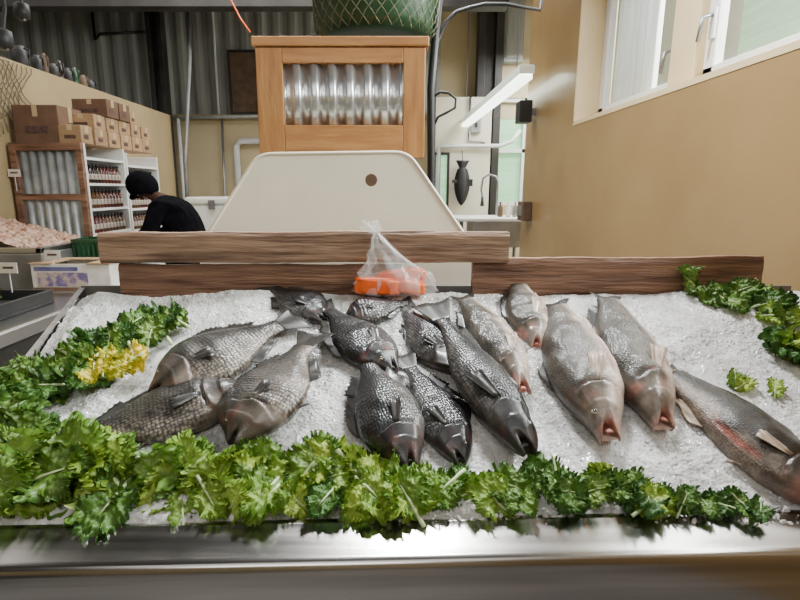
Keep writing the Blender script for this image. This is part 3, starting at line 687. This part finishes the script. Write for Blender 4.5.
def bagg():
    prof=[(.10,0.0,0),(.126,.01,.0),(.124,.045,0),(.104,.075,.0),(.074,.105,-.012),(.050,.135,-.030),(.032,.165,-.044),(.018,.19,-.055),(.009,.205,-.060),(.016,.22,-.066),(.030,.24,-.078)]
    V=[];Fc=[];n=120
    for r,z,dx in prof:
        for k in range(n):
            a=2*math.pi*k/n; q=r*(1+.14*math.sin(5*a+z*38)+.10*math.sin(11*a-z*55+1)+.07*math.sin(23*a+z*90))+.006*noise.noise(Vector((math.cos(a)*3,math.sin(a)*3,z*40)))
            V.append((bc.x+.014+dx+q*math.cos(a),bc.y+.42*q*math.sin(a)-.005,bc.z-.01+z+.012*math.sin(5*a)*(z>.21)))
    for i in range(len(prof)-1):
        for k in range(n): Fc.append((i*n+k,i*n+(k+1)%n,(i+1)*n+(k+1)%n,(i+1)*n+k))
    return V,Fc
add('plastic_bag',bagg(),'plastic_bag',bag,smooth=True)
# ------------------------------------------------------------------ left counter
lc=root('side_counter',(-2.3,2.2,0),'stainless steel side counter with dark underside','counter')
add('worktop',extrude_x([(-1.5,.81),(-1.5,.85),(3.95,.85),(3.95,.81)],-2.98,-1.72),'steel_side',lc,bevel=.008)
add('edge_rail',merge(boxg((-1.76,-1.5,.84),(-1.72,3.95,.875)),boxg((-1.72,-1.5,.81),(-1.705,3.95,.875))),'steel_side',lc,bevel=.005)
add('lower_shelf',boxg((-2.98,-1.5,.30),(-1.8,3.9,.33)),'siding_dark',lc)
add('back_panel',boxg((-2.99,-1.5,.1),(-2.95,3.95,1.0)),'siding_dark',lc)
add('under_panel',boxg((-1.80,-1.5,.05),(-1.77,3.92,.80)),'siding_dark',lc)
for y in (-.8,1.5,3.85): add('leg',tubeg([(-1.745,y,0),(-1.745,y,.81)],.018,12),'steel_dull',lc,smooth=True)
tr=root('produce_tray',(-2.25,2.75,.85),'dark shallow tray holding leafy greens','tray')
add('tray',merge(boxg((-2.6,2.4,.851),(-1.95,3.0,.87)),boxg((-2.6,2.4,.87),(-2.58,3.0,.93)),boxg((-1.97,2.4,.87),(-1.95,3.0,.93)),boxg((-2.58,2.4,.87),(-1.97,2.42,.93)),boxg((-2.58,2.98,.87),(-1.97,3.0,.93))),'black',tr,bevel=.004)
for i in range(9):
    o=bpy.data.objects.new('kale_leaf',kmesh(i%7,'kale_dark')); col.objects.link(o)
    o.matrix_world=Matrix.Translation((-2.5+.06*i,2.6+R(0,.25),.93))@Matrix.Rotation(R(0,6),4,'Z')@Matrix.Rotation(.3,4,'X'); top(o,'dark green leafy garnish lying in a shallow tray','kale leaf','greens in the tray')
Yc=3.30
xa=atY(34,292,Yc).x; xb=atY(112,292,Yc).x
hgt=.185
ca=root('produce_carton',((xa+xb)/2,Yc+.15,.876),'worn open white and brown produce carton with blue-purple print','carton')
add('body',merge(boxg((xa,Yc,.852),(xb,Yc+.008,.852+hgt)),boxg((xa,Yc+.30,.852),(xb,Yc+.308,.852+hgt)),boxg((xa,Yc+.008,.852),(xa+.008,Yc+.3,.852+hgt)),boxg((xb-.008,Yc+.008,.852),(xb,Yc+.3,.852+hgt)),boxg((xa,Yc,.851),(xb,Yc+.3,.857))),['paper'],ca,bevel=.002)
add('printed_band',boxg((xa+.005,Yc-.002,.858),(xb-.005,Yc,.885)),'card_d',ca)
add('printed_band',boxg((xa+.02,Yc-.002,.852+hgt-.045),(xa+.30,Yc,.852+hgt-.02)),'purple',ca)
add('printed_panel',boxg((xa+.04,Yc-.0025,.892),(xa+.36,Yc,.852+hgt-.055)),'fruit',ca)
add('flap',merge(boxg((xa-.01,Yc-.01,.852+hgt),(xa+.14,Yc+.30,.852+hgt+.006)),boxg((xb-.14,Yc-.01,.852+hgt),(xb+.01,Yc+.30,.852+hgt+.006)),boxg((xa+.14,Yc+.2,.852+hgt),(xb-.14,Yc+.3,.852+hgt+.006))),'card',ca)
p=atY(76,262,3.75)
gt=root('green_crate',(p.x+.1,3.8,.85),'dark green plastic crate on the side counter','crate')
gx=atY(74,250,3.7).x; gx2=atY(101,250,3.7).x; gz=atY(80,239,3.7).z
sl=[]
for k in range(6): sl.append(boxg((gx+.002+(gx2-gx-.02)*k/5,3.68,.86),(gx+.016+(gx2-gx-.02)*k/5,3.69,gz)))
for zz in (.86,.92,.98,gz-.02): sl.append(boxg((gx,3.67,zz),(gx2,3.69,zz+.02)))
sl+= [boxg((gx,3.69,.86),(gx+.01,3.9,gz)),boxg((gx2-.01,3.69,.86),(gx2,3.9,gz)),boxg((gx,3.89,.86),(gx2,3.9,gz)),boxg((gx,3.68,.852),(gx2,3.9,.862))]
add('basket',merge(*sl),'green',gt)
sb=root('raised_seafood_case',(-2.6,3.6,0),'raised steel display case of iced seafood beside the tan wall','display case')
xr=-2.22
add('case_body',extrude_x([(3.35,.86),(3.35,1.10),(4.15,1.10),(4.15,.86)],-2.98,xr) ,'steel_dull',sb,bevel=.01)
add('rim',merge(boxg((xr-.04,3.35,1.10),(xr,4.15,1.135)),boxg((-2.98,3.35,1.10),(xr,3.39,1.135))),'steel_side',sb,bevel=.005)
def heap(x0,x1,y0,y1,z,hh,seed,amp=.03):
    V=[];n=70
    for j in range(n+1):
        for i in range(n+1):
            x=x0+(x1-x0)*i/n;y=y0+(y1-y0)*j/n; f=1-i/n
            V.append((x,y,z+hh*f+amp*noise.noise(Vector((x*12,y*12,seed)))+amp*.8*noise.noise(Vector((x*40,y*40,seed)))))
    Fc=[(j*(n+1)+i,j*(n+1)+i+1,(j+1)*(n+1)+i+1,(j+1)*(n+1)+i) for j in range(n) for i in range(n)]
    return V,Fc
o=add('shellfish_heap',heap(-2.96,xr-.05,3.4,4.1,1.11,.17,3),'seafood'); top(o,'heap of pinkish brown shellfish on ice','seafood',kind='stuff')
for (px,py,Y) in [(8,268,2.9),(52,255,3.3),(14,173,3.9),(33,172,4.0)]:
    p=atY(px,py,Y); 
    if py<200: p=atX(px,py,-2.94)
    t=root('price_tag',(p.x,p.y,p.z-.06),'white price card on a thin stick','price tag','price cards')
    add('card',boxg((p.x-.05,p.y,p.z-.03),(p.x+.05,p.y+.004,p.z+.03)),'paper',t); add('stick',tubeg([(p.x,p.y+.005,p.z-.14),(p.x,p.y+.005,p.z)],.003,6),'pvc',t)
    add('price_print',boxg((p.x-.03,p.y-.001,p.z-.004),(p.x+.03,p.y,p.z+.008)),'ink',t)
# ------------------------------------------------------------------ shelves with bottles
SX=-2.40
def shelfunit(y0,y1,zt,corrend):
    u=root('bottle_shelf',((SX-3)/2,(y0+y1)/2,0),'white shelving unit filled with rows of sauce bottles','shelf','bottle shelves')
    t=.025
    add('side_panel',boxg((-2.97,y0,0),(SX,y0+t,zt)),'white',u,bevel=.003)
    add('side_panel',boxg((-2.97,y1-t,0),(SX,y1,zt)),'white',u,bevel=.003)
    add('back_panel',boxg((-2.985,y0,0),(-2.97,y1,zt)),'white',u)
    if corrend:
        add('corrugated_end',corr(-2.93,SX-.04,0.0,zt-.05,y0-.02,.012,.07,n=10),'galv_grey',u,smooth=True,solid=.002)
        add('end_frame',merge(boxg((-2.97,y0-.045,zt-.06),(SX,y0-.005,zt)),boxg((-2.97,y0-.045,0),(-2.92,y0-.005,zt-.06)),boxg((SX-.045,y0-.045,0),(SX,y0-.005,zt-.06)),boxg((-2.92,y0-.045,1.42),(SX-.045,y0-.03,1.47))),'wood_dark',u,bevel=.003)
    zs=[]
    n=9
    for k in range(n):
        z=.1+(zt-.125-.1)*k/(n-1)
        add('shelf_board',boxg((-2.97,y0+t,z),(SX,y1-t,z+.02)),'white',u); zs.append(z+.02)
    return zs
ya=atX(83,143,SX).y; yb=atX(124,150,SX).y; yc_=atX(157,155,SX).y; zt=atX(83,143,SX).z
zs=shelfunit(ya,yb,zt,True); zs2=shelfunit(yb+.02,yc_,zt-.03,False)
bms=[]
for mt in ('sauce1','sauce2','sauce3'):
    pf=[(.022,0),(.025,.006),(.025,.03),(.0255,.031),(.0255,.075),(.025,.076),(.025,.095),(.012,.120),(.011,.135),(.014,.136),(.014,.152),(.012,.155)]
    g=lathe(pf,12); idx=[]
    for i in range(len(pf)-1): idx+= [1 if i in (3,) else (2 if i>=8 else 0)]*12
    idx+=[0,2]
    o=add('sauce_bottle',g,[mt,'lab1','black'],smooth=True,midx=idx); bms.append(o)
lab={0:'small red sauce bottle with pale label and black cap',1:'small dark brown sauce bottle with pale label',2:'small amber sauce bottle with pale label'}
first=[True]*3
for (y0,y1,z_) in ((ya,yb,zs),(yb+.02,yc_,zs2)):
    for z in z_[4:-1]:
        n=int((y1-y0-.08)/.056)
        kk=random.randrange(3)
        for i in range(n):
            if i%5==4: kk=random.randrange(3)
            if first[kk]: o=bms[kk]; first[kk]=False
            else: o=bms[kk].copy(); col.objects.link(o)
            o.location=(SX-.035,y0+.06+i*.056,z); top(o,lab[kk],'bottle','sauce bottles on the shelves')
for k in range(3):
    if first[k]: bpy.data.objects.remove(bms[k])
def cbox(c,s,mat,lab,grp='cardboard boxes above the bottle shelf',rz=0):
    o=root('cardboard_box',c,lab,'box',grp)
    x,y,z=s[0]/2,s[1]/2,s[2]
    b=add('carton',boxg((-x,-y,0),(x,y,z)),mat,o,bevel=.006,local=True)
    add('tape',merge(boxg((-x-.001,-.025,z*.6),(x+.001,.025,z+.001)),boxg((-.02,-y-.001,z*.7),(.02,y+.001,z+.0015))),'tape',o,local=True)
    add('printed_label',boxg((x,-y*.6,z*.25),(x+.0015,y*.2,z*.5)),'ink',o,local=True)
    add('printed_label',boxg((-x*.5,-y-.0015,z*.25),(x*.5,-y,z*.45)),'ink',o,local=True)
    o.rotation_euler=(0,0,rz)
BL='brown cardboard carton with tape and dark printing'
cbox((-2.76,ya+.18,zt),(.36,.34,.29),'card_d','large dark brown cardboard carton on the bottle shelf')
for i in range(6):
    yy=ya+.09+i*.22
    if i>=1:
        cbox((-2.52,yy,zt),(.22,.20,.13),'card',BL,rz=R(-.05,.05)); cbox((-2.53,yy+.01,zt+.132),(.22,.20,.12),'card',BL,rz=R(-.06,.06))
    else: cbox((-2.50,yy,zt),(.18,.17,.14),'card',BL)
    if i in (2,3): cbox((-2.55,yy,zt+.254),(.30,.20,.15),'card_d','darker flat cardboard carton topping the stack')
    if i in (4,): cbox((-2.53,yy,zt+.254),(.2,.20,.11),'card',BL,rz=.1)
cbox((-2.78,ya+.55,zt),(.2,.2,.33),'card',BL)
for i,(px,hh,rr,mt) in enumerate([(38,.14,.05,'black'),(45,.18,.03,'brown'),(53,.12,.06,'black'),(60,.17,.03,'sauce2'),(67,.13,.05,'black'),(74,.16,.035,'green'),(82,.12,.04,'brown'),(89,.10,.05,'black'),(22,.16,.07,'black')]):
    d=atX(px,70,-3.07); o=add('canister',merge(lathe([(rr*.95,0),(rr,.015),(rr,hh*.75),(rr*.6,hh*.85),(rr*.55,hh)],18),tubeg([(rr*.5,0,hh*.9),(rr*1.2,0,hh*.8),(rr*1.0,0,hh*.4)],.007,6)),mt,smooth=True)
    o.location=(-3.07,d.y,2.52); top(o,'small dark canister with handle standing on the partition top','canister','canisters along the partition top')
for (px,py,Y) in ((22,12,4.2),(4,40,3.6)):
    p=atY(px,py,Y); c=root('security_camera',p,'small black security camera on a bracket','security camera','security cameras')
    add('housing',lathe([(.03,-.05),(.05,-.04),(.055,.0),(.05,.05),(.03,.06)],20,p),'black',c,smooth=True)
    add('bracket',tubeg([p+Vector((0,0,.05)),p+Vector((0,.05,.2)),p+Vector((0,.05,5.2-p.z))],.012,8),'black',c)
    add('lens',lathe([(.02,-.062),(.022,-.05)],14,p),'pupil',c)
ns=[]
for k in range(20):
    for s in (1,-1):
        pts=[]
        for j in range(10):
            f=j/9; y=3.5+.055*k+s*.3*(f-.5)+.02*math.sin(j); pts.append((-2.985+.008*math.sin(j*2+k),y,2.50-(.82-.45*k/20)*f))
        ns.append(tubeg(pts,.004,4))
o=add('fishing_net',merge(*ns),'net'); top(o,'tan fishing net draped on the side wall','fishing net')
# ------------------------------------------------------------------ back wall details
p=atY(229,52,8.9); q=atY(259,112,8.9)
o=root('hanging_hide_panel',((p.x+q.x)/2,8.9,q.z),'dark brown framed panel hung high on grey siding','wall hanging')
add('panel',boxg((p.x,8.9,q.z),(q.x,8.93,p.z)),'brown',o,bevel=.01); add('frame',merge(boxg((p.x-.03,8.88,q.z-.03),(p.x,8.94,p.z+.03)),boxg((q.x,8.88,q.z-.03),(q.x+.03,8.94,p.z+.03)),boxg((p.x,8.88,p.z),(q.x,8.94,p.z+.03)),boxg((p.x,8.88,q.z-.03),(q.x,8.94,q.z))),'siding_dark',o)
def pipe(name,pts,r,mat,lab,cat,n=10):
    o=add(name,tubeg(pts,r,n),mat,smooth=True); top(o,lab,cat); return o
pipe('metal_conduit',[atY(187,-40,7.6),atY(190,60,7.6),atY(185,160,7.6),Vector((atY(185,200,7.6).x,7.6,0))],.028,'steel_dull','thin grey vertical conduit pole in the rear room','conduit')
o=pipe('drain_pipe',[Vector((atY(236,140,8.9).x,8.9,0)),Vector((atY(236,140,8.9).x,8.9,atY(236,146,8.9).z)),atY(240,141,8.9),atY(268,141,8.9),Vector((atY(268,141,8.9).x+.3,8.9,atY(268,141,8.9).z))],.05,'pvc','white bent drain pipe on the cream wall','pipe',12)
pipe('wall_pipe',[atY(168,118,8.85),atY(270,116,8.85)],.03,'siding','horizontal grey pipe along the cream wall','pipe')
pipe('wall_pipe',[Vector((atY(178,118,8.85).x,8.85,0)),atY(178,118,8.85)],.03,'pvc','white vertical pipe on the cream wall','pipe')
pipe('wall_pipe',[Vector((atY(222,190,8.85).x,8.85,0.0)),atY(222,118,8.85)],.02,'steel_dull','thin grey vertical pipe on the cream wall','pipe')
pipe('ceiling_conduit',[Vector((atY(95,40,8.95).x,8.95,5.19)),atY(95,40,8.95),atY(100,34,8.95),atY(145,32,8.95)],.022,'siding_dark','dark bent conduit running across the grey siding','conduit')
pipe('ceiling_conduit',[Vector((atY(213,20,8.95).x,8.95,5.19)),Vector((atY(213,20,8.95).x,8.95,zc+.05))],.018,'pvc','pale thin conduit running down the grey siding','conduit')
pipe('white_drain_pipe',[Vector((atY(439,146,8.53).x,8.53,0)),atY(439,147,8.53),atY(442,146,8.53),atY(500,146,8.53),atY(512,141,8.53),atY(520,130,8.53)],.032,'pvc','white drain pipe crossing the rear cream wall','pipe',12)
p=atY(470,110,8.58); pipe('rear_conduit',[Vector((p.x,8.57,atY(470,97,8.58).z)),Vector((p.x,8.57,atY(470,140,8.58).z)),Vector((p.x+.25,8.57,atY(470,143,8.58).z))],.018,'steel_dull','thin grey conduit running down the rear cream wall','conduit')
p=atY(476,125,8.55); o=root('switch_box',(p.x,8.58,p.z),'small grey electrical switch box on the rear wall','switch box')
add('housing',boxg((p.x-.08,8.54,p.z-.12),(p.x+.08,8.6,p.z+.12)),'siding',o,bevel=.01); add('switch',boxg((p.x-.02,8.52,p.z-.03),(p.x+.02,8.54,p.z+.03)),'black',o)
p=atY(186,197,7.0); q=atY(232,232,7.0)
o=root('white_chest',((p.x+q.x)/2,7.3,0),'white insulated storage chest behind the worker','chest')
add('body',boxg((p.x,7.0,.06),(q.x+.3,7.7,p.z-.10)),'white',o,bevel=.03); add('lid',boxg((p.x-.02,6.98,p.z-.10),(q.x+.32,7.72,p.z)),'white',o,bevel=.03); add('latch',boxg((p.x+.3,6.96,p.z-.16),(p.x+.38,6.985,p.z-.04)),'steel_dull',o)
pb=root('black_stand_post',(atY(433,200,2.5).x,2.5,0),'black metal pole with coiled cable beside the wooden frame','pole')
xx=atY(432,150,2.5).x
add('pole',tubeg([(xx,2.5,0),(xx,2.5,1.5),(xx-.01,2.5,1.95),(xx+.02,2.5,2.35)],.018,12),'black',pb,smooth=True)
add('base',lathe([(.12,0),(.12,.02),(.03,.04)],24,(xx,2.5,0)),'black',pb,smooth=True)
add('cable',tubeg([atY(432,98,2.5),atY(440,92,2.5),atY(449,93,2.5),atY(456,99,2.5),atY(455,108,2.5),atY(446,113,2.5),atY(438,117,2.5),atY(434,125,2.5)],.006,8),'black',pb,smooth=True)
add('cable',tubeg([atY(436,60,2.5),atY(438,40,2.5),atY(446,22,2.5),atY(456,12,2.5),atY(468,8,2.5),atY(485,4,2.5),atY(505,4,2.5),atY(540,10,2.5),atY(548,-30,2.5),Vector((.9,2.5,5.2))],.008,8),'black',pb,smooth=True)
pipe('red_cord',[atY(205,-60,3.5),atY(228,-5,3.5),atY(240,18,3.5),atY(250,32,3.5)],.006,'orange','thin red cord hanging from above','cord')
f0=atX(527,74,1.27); f1=atX(461,125,1.27)
lf=root('fluorescent_light',f0,'long greenish white fluorescent light fixture along the ceiling','light fixture')
za=f0.z-.04
add('housing',boxg((1.20,f0.y,za+.045),(1.34,f1.y+.4,za+.12)),'lamp_body',lf,bevel=.01)
add('diffuser',boxg((1.21,f0.y+.02,za),(1.33,f1.y+.38,za+.045)),'diffuser',lf,bevel=.012)
for yy in (f0.y+.4,f1.y-.5): add('hanger',tubeg([(1.27,yy,za+.12),(1.27,yy,5.2)],.006,6),'steel_dull',lf)
p=atX(524,118,1.45)
ws=root('wall_speaker',(1.37,5.3,p.z),'small black box speaker bracketed on the tan wall','speaker')
add('housing',boxg((1.28,5.2,p.z-.1),(1.40,5.38,p.z+.1)),'black',ws,bevel=.01); add('bracket',boxg((1.40,5.26,p.z-.03),(1.45,5.32,p.z+.03)),'steel_dull',ws)
p=atX(526,210,1.45)
ws=root('brown_dispenser',(1.37,5.3,p.z),'small brown dispenser box mounted on the wall end','dispenser')
add('housing',boxg((1.36,5.2,p.z-.1),(1.45,5.42,p.z+.09)),'brown',ws,bevel=.01); add('cover',boxg((1.35,5.22,p.z-.05),(1.36,5.40,p.z+.05)),'steel_dull',ws,bevel=.003)
p=atY(462,183,8.5)
hf=root('black_fish_ornament',p,'black fish-shaped ornament hung vertically on cream wall','fish ornament')
n=30
def fo(t): return .115*math.sin(math.pi*min(1,t*1.05))**.7 if t<.82 else .035+.35*(t-.82)
Hh=atY(462,160,8.5).z-atY(462,205,8.5).z
V=[];Fc=[]
for i in range(n+1):
    t=i/n; w=fo(t)+.01
    z=p.z-Hh/2+Hh*t
    for (dx,dy) in ((-w,0),(0,-.04*(1-t)-.006),(w,0),(0,.03)): V.append((p.x+dx,8.5+dy,z))
for i in range(n):
    for k in range(4): Fc.append((i*4+k,i*4+(k+1)%4,i*4+4+(k+1)%4,i*4+4+k))
Fc+=[(0,1,2,3),(n*4+3,n*4+2,n*4+1,n*4)]
add('body',(V,Fc),'black',hf,smooth=True)
add('dorsal_fin',boxg((p.x+.08,8.49,p.z-.05),(p.x+.17,8.5,p.z+.06)),'black',hf,bevel=.01); add('pectoral_fin',boxg((p.x-.16,8.49,p.z-.0),(p.x-.08,8.5,p.z+.05)),'black',hf,bevel=.01)
add('cord',tubeg([(p.x,8.5,p.z+Hh/2),(p.x,8.58,p.z+Hh/2+.15)],.006,6),'black',hf)
p=atY(457,218,6.6); q=atY(517,250,6.6)
sk=root('rear_sink_counter',((p.x+q.x)/2,6.9,0),'stainless sink counter with gooseneck spray tap','sink')
add('worktop',boxg((p.x,6.5,p.z-.04),(q.x+.2,7.4,p.z)),'white',sk,bevel=.01)
add('basin',merge(boxg((p.x+.2,6.48,p.z-.35),(q.x,6.5,p.z-.04)),boxg((p.x+.2,6.5,p.z-.35),(p.x+.22,7.1,p.z-.04)),boxg((q.x-.02,6.5,p.z-.35),(q.x,7.1,p.z-.04)),boxg((p.x+.2,6.5,p.z-.36),(q.x,7.1,p.z-.34))),'steel_dull',sk)
for x in (p.x+.05,q.x+.15):
    for y in (6.55,7.35): add('leg',tubeg([(x,y,0),(x,y,p.z-.04)],.025,10),'steel_dull',sk,smooth=True)
tx=atY(497,200,7.2).x; 
add('tap',tubeg([(tx,7.2,p.z),(tx,7.2,p.z+.45),(tx-.03,7.2,p.z+.52),(tx-.12,7.2,p.z+.55),(tx-.2,7.2,p.z+.5),(tx-.22,7.2,p.z+.35),(tx-.2,7.2,p.z+.25)],.015,8),'steel_dull',sk,smooth=True)
add('spray_head',lathe([(.03,0),(.02,.05),(.018,.12)],12,(tx-.2,7.2,p.z+.13)),'black',sk,smooth=True)
for i,px in enumerate((500,508,515)):
    c=atY(px,214,6.9); o=add('soap_bottle',lathe([(.03,0),(.035,.02),(.035,.12),(.012,.15),(.012,.18),(.02,.19)],14),('brown','white','steel_dull')[i],smooth=True); o.location=(c.x,6.9,p.z); top(o,'small bottle standing on the rear sink counter','bottle','bottles by the rear sink')
p=atY(436,155,8.55); q=atY(446,206,8.55)
struct('window_4',boxg((p.x,8.56,q.z),(q.x,8.59,p.z)),'day'); struct('trim_5',merge(boxg((p.x-.04,8.54,q.z-.04),(p.x,8.6,p.z+.04)),boxg((q.x,8.54,q.z-.04),(q.x+.04,8.6,p.z+.04)),boxg((p.x,8.54,p.z),(q.x,8.6,p.z+.04)),boxg((p.x,8.54,q.z-.04),(q.x,8.6,q.z))),'black')
# ------------------------------------------------------------------ worker
OX=.07
def skin(name,chain,edges,mat,parent,sub=2):
    me=bpy.data.meshes.new(name); me.from_pydata([c[0] for c in chain],edges,[]); me.materials.append(M[mat])
    o=bpy.data.objects.new(name,me); col.objects.link(o)
    o.modifiers.new('skin','SKIN'); s=o.modifiers.new('sub','SUBSURF'); s.levels=sub; s.render_levels=sub
    for i,c in enumerate(chain):
        r=c[1]; me.skin_vertices[0].data[i].radius=(r,r) if not isinstance(r,tuple) else r
    me.skin_vertices[0].data[0].use_root=True
    if parent: o.parent=parent
    return o
PY=4.55
ch=[((-1.76,PY,.93),.12),
 ((-1.77,PY,1.10),.115),((-1.84,PY,1.26),.122),((-1.95,PY,1.37),.095),
 ((-2.03,PY,1.42),.052),((-2.08,PY,1.45),.050),((-2.13,PY,1.485),.068),((-2.16,PY,1.51),.072),
 ((-1.95,PY-.18,1.34),.052),((-2.02,PY-.23,1.15),.040),((-2.2,PY-.2,1.05),.032),((-2.27,PY-.18,1.03),.030),
 ((-1.95,PY+.18,1.34),.052),((-2.02,PY+.23,1.15),.040),((-2.2,PY+.2,1.05),.032),((-2.27,PY+.18,1.03),.030),
 ((-1.76,PY-.10,.86),.09),((-1.80,PY-.11,.50),.06),((-1.76,PY-.11,.10),.042),((-1.90,PY-.11,.05),.035),
 ((-1.76,PY+.10,.86),.09),((-1.74,PY+.11,.50),.06),((-1.70,PY+.11,.10),.042),((-1.84,PY+.11,.05),.035)]
ch=[((c[0][0]+OX,c[0][1],c[0][2]+(.02 if c[0][2]>1.2 else 0)),c[1]) for c in ch]
ed=[(0,1),(1,2),(2,3),(3,4),(4,5),(5,6),(6,7),(3,8),(8,9),(9,10),(10,11),(3,12),(12,13),(13,14),(14,15),(0,16),(16,17),(17,18),(18,19),(0,20),(20,21),(21,22),(22,23)]
pe=skin('person',ch,ed,'skin',None); top(pe,'person in dark clothes and head covering leaning forward','person')
sh=[(c[0],c[1]+(.05 if i in(0,1,2,3) else .028)) for i,c in enumerate(ch)]
ids=[0,1,2,3,4,8,9,10,12,13,14]
skin('shirt',[sh[i] for i in ids],[(0,1),(1,2),(2,3),(3,4),(3,5),(5,6),(6,7),(3,8),(8,9),(9,10)],'cloth',pe)
skin('trousers',[sh[i] for i in (0,16,17,18,20,21,22)],[(0,1),(1,2),(2,3),(0,4),(4,5),(5,6)],'cloth',pe)
hd=Vector((-2.16+OX,PY,1.535))
def ell(c,s,rot,cut=None):
    bm=bmesh.new(); bmesh.ops.create_uvsphere(bm,u_segments=28,v_segments=18,radius=1)
    if cut is not None:
        bmesh.ops.delete(bm,geom=[v for v in bm.verts if v.co.z<cut and v.co.x<-.25 and abs(v.co.y)<.75],context='VERTS')
    V=[]
    for v in bm.verts: V.append(tuple(rot@Vector((v.co.x*s[0],v.co.y*s[1],v.co.z*s[2]))+Vector(c)))
    Fc=[tuple(v.index for v in f.verts) for f in bm.faces]; bm.free(); return V,Fc
rt=Matrix.Rotation(math.radians(-62),3,'Y')
add('head_covering',ell(hd+Vector((.015,0,-.0)),(.120,.110,.135),rt,cut=-.1),'cloth',pe,smooth=True,solid=.006)
add('cap_brim',ell(hd+rt@Vector((-.10,0,.02)),(.045,.07,.014),rt),'cloth',pe,smooth=True)
for s in (1,-1):
    add('eye',ell(hd+rt@Vector((-.075,.030*s,-.025)),(.010,.012,.010),rt),'eye_ring',pe,smooth=True)
    add('ear',ell(hd+rt@Vector((.0,.080*s,-.03)),(.022,.010,.032),rt),'skin',pe,smooth=True)
add('nose',ell(hd+rt@Vector((-.088,0,-.045)),(.018,.014,.022),rt),'skin',pe,smooth=True)
add('mouth',ell(hd+rt@Vector((-.076,0,-.075)),(.008,.024,.006),rt),'sauce1',pe,smooth=True)
for s,b in ((-1,ch[11][0]),(1,ch[15][0])):
    b=Vector(b)
    c2=[(b,.026),(b+Vector((-.05,0,-.005)),(.020,.034))]; e2=[(0,1)]
    fs=[(-.03,.075),(-.010,.085),(.011,.08),(.030,.062)]
    for (dy,l) in fs:
        n0=len(c2); c2+=[(b+Vector((-.08,dy,-.008)),.0095),(b+Vector((-.08-l*.45,dy*1.1,-.022)),.009),(b+Vector((-.08-l*.75,dy*1.15,-.05)),.008)]; e2+=[(1,n0),(n0,n0+1),(n0+1,n0+2)]
    n0=len(c2); c2+=[(b+Vector((-.035,-.035*s,-.015)),.011),(b+Vector((-.075,-.052*s,-.035)),.009)]; e2+=[(0,n0),(n0,n0+1)]
    skin('hand',c2,e2,'skin',pe,1)
wt=root('worker_table',(-2.28,4.55,0),'small steel worktable the worker leans over','table')
add('top',boxg((-2.39,4.2,.93),(-2.05,5.0,.96)),'steel_dull',wt,bevel=.005)
for x in (-2.36,-2.08):
    for yy in (4.24,4.96): add('leg',tubeg([(x,yy,0),(x,yy,.93)],.018,10),'steel_dull',wt,smooth=True)
# ------------------------------------------------------------------ lights
def area(loc,rot,sx,sy,e,c=(1,1,1)):
    l=bpy.data.lights.new('area','AREA'); l.shape='RECTANGLE'; l.size=sx; l.size_y=sy; l.energy=e; l.color=c
    o=bpy.data.objects.new('area_light',l); o.location=loc; o.rotation_euler=rot; col.objects.link(o); return o
rad=math.radians
area((.25,2.5,3.7),(rad(-26),0,0),.55,.45,190,(.97,.99,1))
area((2.5,2.0,3.1),(0,rad(62),0),1.2,3.4,480,(.95,1,.98))
area((-.5,-1.6,3.0),(rad(58),0,0),1.6,.8,22,(1,.97,.94))  # added front fill behind the camera, no fixture there
area((0,-2.2,4.8),(0,0,0),5,3,75,(1,.98,.95))  # added light, stands in for storefront daylight and brightens what the steel reflects
area((-1.2,5.8,4.6),(0,0,0),4,2.2,220,(1,.98,.94))
area((2.9,7.4,3.6),(0,0,0),1.8,1.8,240,(.97,1,.98))
area((-4.6,4,4.8),(0,0,0),2,5,60,(1,.97,.92))
w=bpy.data.worlds.new('world'); bpy.context.scene.world=w; w.use_nodes=True
bg=w.node_tree.nodes['Background']; bg.inputs[0].default_value=(.85,.93,1,1); bg.inputs[1].default_value=2.2
# ------------------------------------------------------------------ camera
cd=bpy.data.cameras.new('camera'); cd.sensor_width=36; cd.lens=36*F/800; cd.shift_x=15/800; cd.clip_start=.02
co=bpy.data.objects.new('camera',cd); co.location=C; co.rotation_euler=(math.pi/2-TH,0,0); col.objects.link(co)
bpy.context.scene.camera=co
